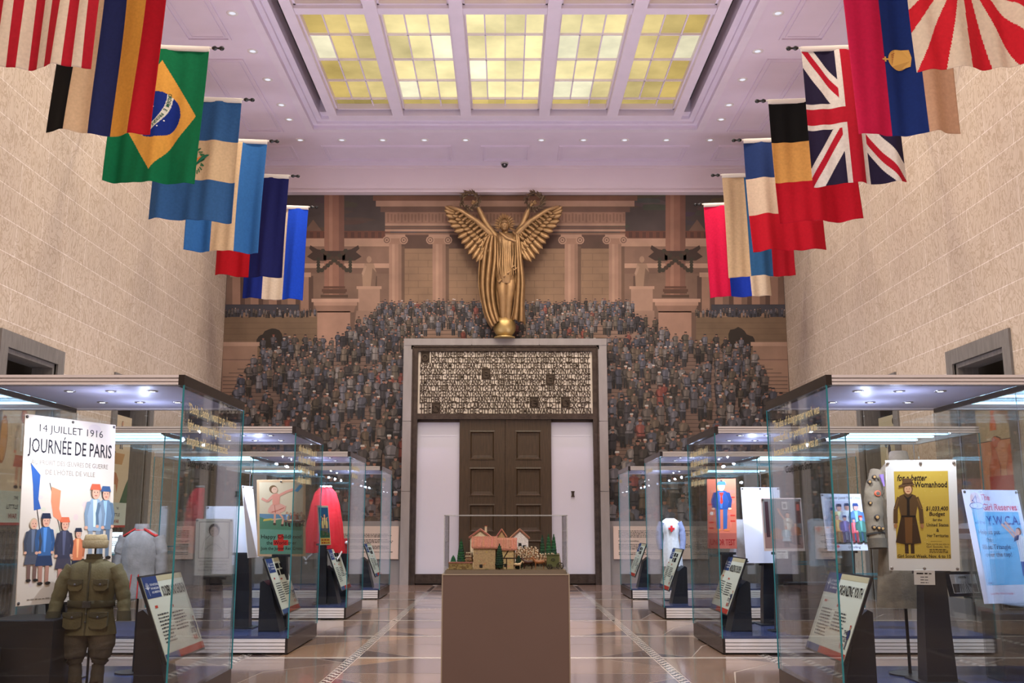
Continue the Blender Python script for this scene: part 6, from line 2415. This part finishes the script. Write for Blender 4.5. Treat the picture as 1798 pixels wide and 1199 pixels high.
# ------------------------------------------------------------------ pedestal, acrylic cover and the model village
pd = thing('display_pedestal', 'plain brown pedestal standing in the middle of the aisle', 'pedestal', (.005, 9.0, 0))
m = M()
m.box(-.555, .555, .004, .75, 0, 1.0)
m.build('body', 'pedestal_paint', pd)
m = M()
m.box(-.563, .563, 0, .754, .999, 1.008)
m.box(-.563, -.553, .0, .754, 0, .999)
m.box(.553, .563, .0, .754, 0, .999)
m.build('edge_trim', 'pedestal_edge', pd)
m = M()
m.box(-.535, .535, .035, .72, 1.008, 1.040)
m.build('raised_top', 'pedestal_edge', pd)
ac = thing('acrylic_cover', 'clear box cover over the model village on the pedestal', 'glass cover', (.005, 9.0, 1.008))
H_ = .515
g = .008
for nm, b in (('pane_front', (-.548, .548, .02, .02 + g, 0, H_)), ('pane_back', (-.548, .548, .735 - g, .735, 0, H_)), ('pane_side', (-.548, -.548 + g, .03, .725, 0, H_)), ('pane_side', (.548 - g, .548, .03, .725, 0, H_)), ('pane_top', (-.548, .548, .03, .725, H_ - g, H_))):
    m = M()
    m.box(*b)
    m.build(nm, 'acrylic', ac)
m = M()
e = .0045
for x in (-.546, .546):
    for y in (.022, .733):
        m.box(x - e, x + e, y - e, y + e, 0, H_)
    m.box(x - e, x + e, .022, .733, H_ - .01, H_)
for y in (.022, .733):
    m.box(-.546, .546, y - e, y + e, H_ - .008, H_)
m.build('pane_edge', 'acrylic_edge', ac)

TZ = 1.040     # top of the pedestal plinth
mat('model', None, .8, noise=.3, nscale=90, bump=.2, bscale=150)
mat('model_tree', None, .9, noise=.35, nscale=120)
mat('toy_paint', None, .5, noise=.15, nscale=200)
gp = M()
gp.box(-.52, .52, 9.05, 9.71, TZ, TZ + .006, S(112, 96, 72))
rg = random.Random(12)
for k in range(160):
    x, y = rg.uniform(-.51, .51), rg.uniform(9.06, 9.7)
    gp.ell((x, y, TZ + .005), rg.uniform(.008, .022), rg.uniform(.008, .022), rg.uniform(.002, .006), S(*rg.choice([(96, 92, 56), (120, 104, 78), (90, 80, 60)])), 7, 4)
tag(gp.build('model_ground', 'model'), 'sandy scenic base board under the model village', 'model base')


def DX(u):
    return (740 + u / 5.993 - 887) / 193.


def DZ(v, Y=9.1):
    """height of a spot of the model read off the front view"""
    return EYE - (860 + v / 5.993 - 918) / (193. * 9.1 / Y) * .985


def house(name, label, u0, u1, y0, y1, vb, ve, vr, wall, roof, ridge='x', timber=False, chim=None, win=()):
    """ve eave, vr ridge; ridge along x or y"""
    x0, x1 = DX(u0), DX(u1)
    Y = y0
    t = thing(name, label, 'model house', ((x0 + x1) / 2, (y0 + y1) / 2, TZ + .004))
    hw, hd = (x1 - x0) / 2, (y1 - y0) / 2
    ze, zr = DZ(ve, Y) - TZ, DZ(vr, Y) - TZ
    m = M()
    if ridge == 'y':
        m.prism([(-hw, 0), (hw, 0), (hw, ze), (0, zr - .006), (-hw, ze)], -hd, hd, 'y', wall)
    else:
        m.prism([(-hd, 0), (hd, 0), (hd, ze), (0, zr - .006), (-hd, ze)], -hw, hw, 'x', wall)
    for k in range(10):
        zz = rg.uniform(.02, max(.03, ze - .02))
        xx = rg.uniform(-hw * .8, hw * .8)
        m.box(xx - .008, xx + .008, -hd - .002, -hd, zz, zz + .008, tuple(v * rg.uniform(.6, 1.3) for v in wall))
    w_ = m.build('walls', 'model', t)
    m = M()
    o = .014
    if ridge == 'y':
        for s_ in (-1, 1):
            m.prism([(s_ * (hw + o), ze - o * .8), (0, zr), (0, zr + .012), (s_ * (hw + o), ze - o * .8 + .012)], -hd - o, hd + o, 'y', roof)
            for k in range(14):
                a = -hd - o + (2 * hd + 2 * o) * k / 13
                m.tube([(s_ * (hw + o), a, ze - o * .8 + .013), (0, a, zr + .013)], .004, 5, tuple(v * rg.uniform(.8, 1.15) for v in roof))
    else:
        for s_ in (-1, 1):
            m.prism([(s_ * (hd + o), ze - o * .8), (0, zr), (0, zr + .012), (s_ * (hd + o), ze - o * .8 + .012)], -hw - o, hw + o, 'x', roof)
            for k in range(16):
                a = -hw - o + (2 * hw + 2 * o) * k / 15
                m.tube([(a, s_ * (hd + o), ze - o * .8 + .013), (a, 0, zr + .013)], .004, 5, tuple(v * rg.uniform(.8, 1.15) for v in roof))
    fixn(m.build('roof', 'model', t))
    if timber:
        for a, b in (((-hw, 0), (-hw, ze)), ((hw * .9, 0), (hw * .9, ze)), ((-hw, ze * .55), (hw, ze * .55)), ((-hw * .2, ze * .55), (hw * .5, ze * 1.1)), ((hw * .1, 0), (hw * .1, ze * .55))):
            m = M()
            m.tube([(a[0], -hd - .002, a[1]), (b[0], -hd - .002, b[1])], .0045, 4, S(60, 38, 28))
            m.build('beam', 'model', t)
    for (a, b) in win:
        m = M()
        m.box(a - .014, a + .014, -hd - .003, -hd, b - .014, b + .014, S(24, 20, 18))
        m.build('window', 'model', t)
    if chim:
        m = M()
        m.box(chim - .01, chim + .01, -.01, .01, zr - .02, zr + .035, wall)
        m.box(chim - .013, chim + .013, -.013, .013, zr + .035, zr + .042, S(150, 80, 60))
        m.build('chimney', 'model', t)
    return t


RF = S(176, 118, 98)
STN = S(176, 152, 112)
house('model_house', 'big rough stone model house with pink tiled roof, front centre of the village', 552, 780, 9.10, 9.26, 850, 600, 505, STN, RF, 'x', win=((-.03, .03),))
house('model_house', 'half-timbered model house with a pink roof beside the green fir', 786, 985, 9.14, 9.30, 850, 620, 520, S(196, 172, 122), RF, 'x', timber=True, win=((.0, .035),))
house('model_house', 'pale model house with a gable at the back left of the village', 505, 720, 9.46, 9.62, 850, 500, 425, S(206, 190, 158), RF, 'y', chim=.05, win=((.03, .2),))
house('model_tower', 'little square tower with a pointed pink roof at the back of the village', 800, 885, 9.46, 9.56, 850, 495, 425, S(170, 140, 100), RF, 'y')
house('model_house', 'white walled model house at the back right of the village', 950, 1130, 9.48, 9.64, 850, 505, 425, S(216, 210, 206), RF, 'y', win=((.0, .21), (.04, .19)))
m = M()
x0, x1 = DX(300), DX(545)
m.box(-(x1 - x0) / 2, (x1 - x0) / 2, -.03, .03, 0, .055, S(140, 118, 70))
for r in range(4):
    for k in range(14):
        m.box(-(x1 - x0) / 2 + k * .0145 + (r % 2) * .005, -(x1 - x0) / 2 + k * .0145 + .012 + (r % 2) * .005, -.034, -.03, .004 + r * .013, .014 + r * .013, S(*rg.choice([(150, 130, 76), (120, 96, 60), (166, 146, 96)])))
m.box(-(x1 - x0) / 2 - .003, (x1 - x0) / 2, -.038, .036, .055, .066, S(146, 96, 80))
tag(m.build('model_wall', 'model', None, ((x0 + x1) / 2, 9.10, TZ + .004)), 'low yellow stone garden wall at the left front of the village', 'model wall')


def fir(label, u, Y, v, r, col):
    z1 = DZ(v, Y) - TZ
    t = thing('model_tree', label, 'model tree', (DX(u) * Y / 9.1, Y, TZ + .004))
    m = M()
    m.tube([(0, 0, 0), (0, 0, z1 * .3)], .006, 6, S(70, 50, 36))
    m.build('trunk', 'model', t)
    m = M()
    n = 11
    for k in range(n):
        s_ = k / (n - 1)
        z = z1 * (.12 + .86 * s_)
        rr = r * (1 - s_) ** .6 * (1.0 if k else .7) + .006
        for q in range(9):
            a = q * 2 * PI / 9 + k
            m.ell((rr * .55 * cos(a), rr * .55 * sin(a), z), rr * .5, rr * .5, z1 * .07, tuple(v_ * rg.uniform(.6, 1.3) for v_ in col), 6, 4)
    m.build('foliage', 'model_tree', t)
    return t


GRN = S(26, 74, 44)
fir('slim dark green model fir behind the garden wall', 425, 9.16, 530, .036, GRN)
fir('dark green model fir between the two front houses', 822, 9.09, 575, .036, S(20, 52, 34))
fir('small bushy model tree at the left end of the garden wall', 345, 9.18, 690, .032, S(30, 92, 56))
fir('model fir left of the pair at the right rear', 1266, 9.42, 490, .026, S(24, 64, 40))
fir('model fir at the right rear with pink spots before it', 1330, 9.40, 480, .030, GRN)
fir('model fir at the far right rear of the village', 1385, 9.42, 480, .028, GRN)
fir('low dark model bush beside the timbered house', 1020, 9.13, 690, .035, S(18, 44, 28))

# toy soldiers: one figure copied many times
ts = thing('toy_soldier', 'tiny painted toy soldier marching in the crowd of the model village', 'toy soldier', (0, 9.3, TZ + .004), 0, 'toy soldiers massed in the model village')
m = M()
CB = S(150, 116, 80)
m.loft([[Vector((hw * cos(i * PI / 4), hd * sin(i * PI / 4), z)) for i in range(8)] for z, hw, hd in ((.022, .008, .006), (.034, .0075, .006), (.046, .010, .0065), (.052, .006, .005))], CB)
for e in (-1, 1):
    m.tube([(e * .004, e * .005, 0), (e * .0045, 0, .012), (e * .004, 0, .024)], .0038, 6, S(70, 60, 50))
    m.tube([(e * .009, 0, .048), (e * .012, -.004, .038), (e * .006, -.010, .034)], .003, 5, CB)
m.tube([(0, 0, .05), (0, 0, .056)], .003, 6, S(206, 150, 118))
m.ell((0, 0, .061), .0055, .0055, .0065, S(210, 156, 124), 8, 6)
m.build('figure', 'toy_paint', ts)
m = M()
m.lathe([(.0085, .064), (.0085, .0655), (.006, .069), (.001, .071)], 10, col=S(176, 160, 132))
m.build('helmet', 'toy_paint', ts)
m = M()
m.tube([(.008, -.010, .022), (.004, -.006, .085)], .0012, 5, S(60, 44, 34))
m.build('rifle', 'toy_paint', ts)
m = M()
m.ell((0, .009, .044), .008, .006, .009, S(196, 176, 140), 8, 6)
m.build('pack', 'toy_paint', ts)
ts.scale = (1.2, 1.2, 1.2)
first = True
n_s = 0
for r in range(7):
    for k in range(15):
        Y = 9.24 + r * .035
        u = 1000 + k * 28 + (r % 2) * 13 + rg.uniform(-5, 5)
        x = DX(u) + .004
        if x > .50 or (u < 1010 and r < 2):
            continue
        if 1228 < u < 1425 and Y > 9.34:
            continue
        lift = .02 + r * .014 + rg.uniform(0, .008)
        Yj = Y
        x += rg.uniform(-.009, .009)
        if first:
            ts.location = (x, Y, TZ + .004 + lift)
            ts.rotation_euler = (0, 0, .6)
            first = False
        else:
            clone(ts, (x, Y, TZ + .004 + lift), rg.uniform(.2, 1.4))
        n_s += 1
for k in range(8):
    clone(ts, (DX(478 + (k % 4) * 17), 9.24 + (k // 4) * .05, TZ + .034 + (k // 4) * .03), rg.uniform(-.5, .8))
m = M()     # the rising bank the soldiers march on
m.prism([(9.18, TZ + .003), (9.70, TZ + .003), (9.70, TZ + .13), (9.23, TZ + .022)], .11, .515, 'x', S(96, 84, 62))
m.build('x', 'model')
bank = bpy.data.objects['x']
bank.name = 'model_bank'
fixn(bank)
tag(bank, 'brown rising bank under the marching toy soldiers', 'model bank')


def animal(name, label, cat, x, Y, rz, L_, col, face=(1, 1)):
    t = thing(name, label, cat, (x, Y, TZ + .004), rz)
    s_ = L_
    m = M()
    m.tube([(-.45 * s_, 0, .62 * s_), (-.30 * s_, 0, .64 * s_), (0, 0, .60 * s_), (.25 * s_, 0, .64 * s_), (.40 * s_, 0, .72 * s_)], [.10 * s_, .17 * s_, .15 * s_, .18 * s_, .11 * s_], 12, col)
    m.tube([(.32 * s_, 0, .70 * s_), (.46 * s_, 0, .86 * s_), (.56 * s_, 0, .98 * s_)], [.13 * s_, .09 * s_, .07 * s_], 10, col)
    m.tube([(.54 * s_, 0, .99 * s_), (.66 * s_, 0, .93 * s_), (.78 * s_, 0, .84 * s_)], [.075 * s_, .06 * s_, .04 * s_], 10, col)
    for e in (-1, 1):
        m.tube([(.53 * s_, e * .04 * s_, 1.04 * s_), (.52 * s_, e * .05 * s_, 1.12 * s_)], [.022 * s_, .006 * s_], 6, col)
        m.tube([(.30 * s_, e * .09 * s_, .60 * s_), (.30 * s_, e * .09 * s_, .32 * s_), (.32 * s_, e * .09 * s_, 0)], [.065 * s_, .035 * s_, .03 * s_], 8, col)
        m.tube([(-.34 * s_, e * .09 * s_, .62 * s_), (-.30 * s_, e * .09 * s_, .44 * s_), (-.40 * s_, e * .09 * s_, .26 * s_), (-.36 * s_, e * .09 * s_, 0)], [.09 * s_, .05 * s_, .035 * s_, .03 * s_], 8, col)
    m.build('body', 'toy_paint', t)
    m = M()
    m.tube([(-.46 * s_, 0, .68 * s_), (-.54 * s_, 0, .55 * s_), (-.52 * s_, 0, .30 * s_)], [.02 * s_, .035 * s_, .01 * s_], 6, tuple(v * .5 for v in col))
    m.build('tail', 'toy_paint', t)
    m = M()
    m.tube([(.55 * s_, 0, 1.06 * s_), (.44 * s_, 0, .98 * s_), (.32 * s_, 0, .84 * s_)], [.015 * s_, .03 * s_, .02 * s_], 6, tuple(v * .5 for v in col))
    m.build('mane', 'toy_paint', t)
    return t


animal('toy_horse', 'brown toy horse pulling toward the left, in front of the green cart', 'toy horse', DX(1232), 9.12, PI, .105, S(150, 96, 54))
animal('toy_horse', 'dark toy horse beside the brown one', 'toy horse', DX(1115), 9.15, PI - .3, .10, S(70, 40, 28))
animal('toy_donkey', 'small cream toy donkey at the front edge of the village', 'toy donkey', DX(1010), 9.085, 0, .072, S(206, 180, 140))
ct = thing('toy_cart', 'square green toy army cart at the right front of the village', 'toy cart', (DX(1376), 9.14, TZ + .004), 0)
m = M()
m.box(-.055, .055, -.03, .03, .022, .128, S(86, 92, 50))
m.box(-.059, .059, -.034, .034, .122, .130, S(66, 72, 38))
m.build('body', 'toy_paint', ct)
m = M()
m.tube([(.016 * cos(a * PI / 6), -.032, .085 + .010 * sin(a * PI / 6)) for a in range(13)], .003, 5, S(40, 44, 26))
m.build('hatch_ring', 'toy_paint', ct)
for y in (-.04, .04):
    for x in (-.03, .062):
        m = M()
        r = .03 if x > 0 else .022
        m.tube([(x + r * cos(a * PI / 10), y, r + r * sin(a * PI / 10)) for a in range(21)], .003, 5, S(40, 30, 24))
        for a in range(6):
            m.tube([(x, y, r), (x + r * cos(a * PI / 3), y, r + r * sin(a * PI / 3))], .0018, 4, S(60, 50, 34))
        m.build('wheel', 'toy_paint', ct)
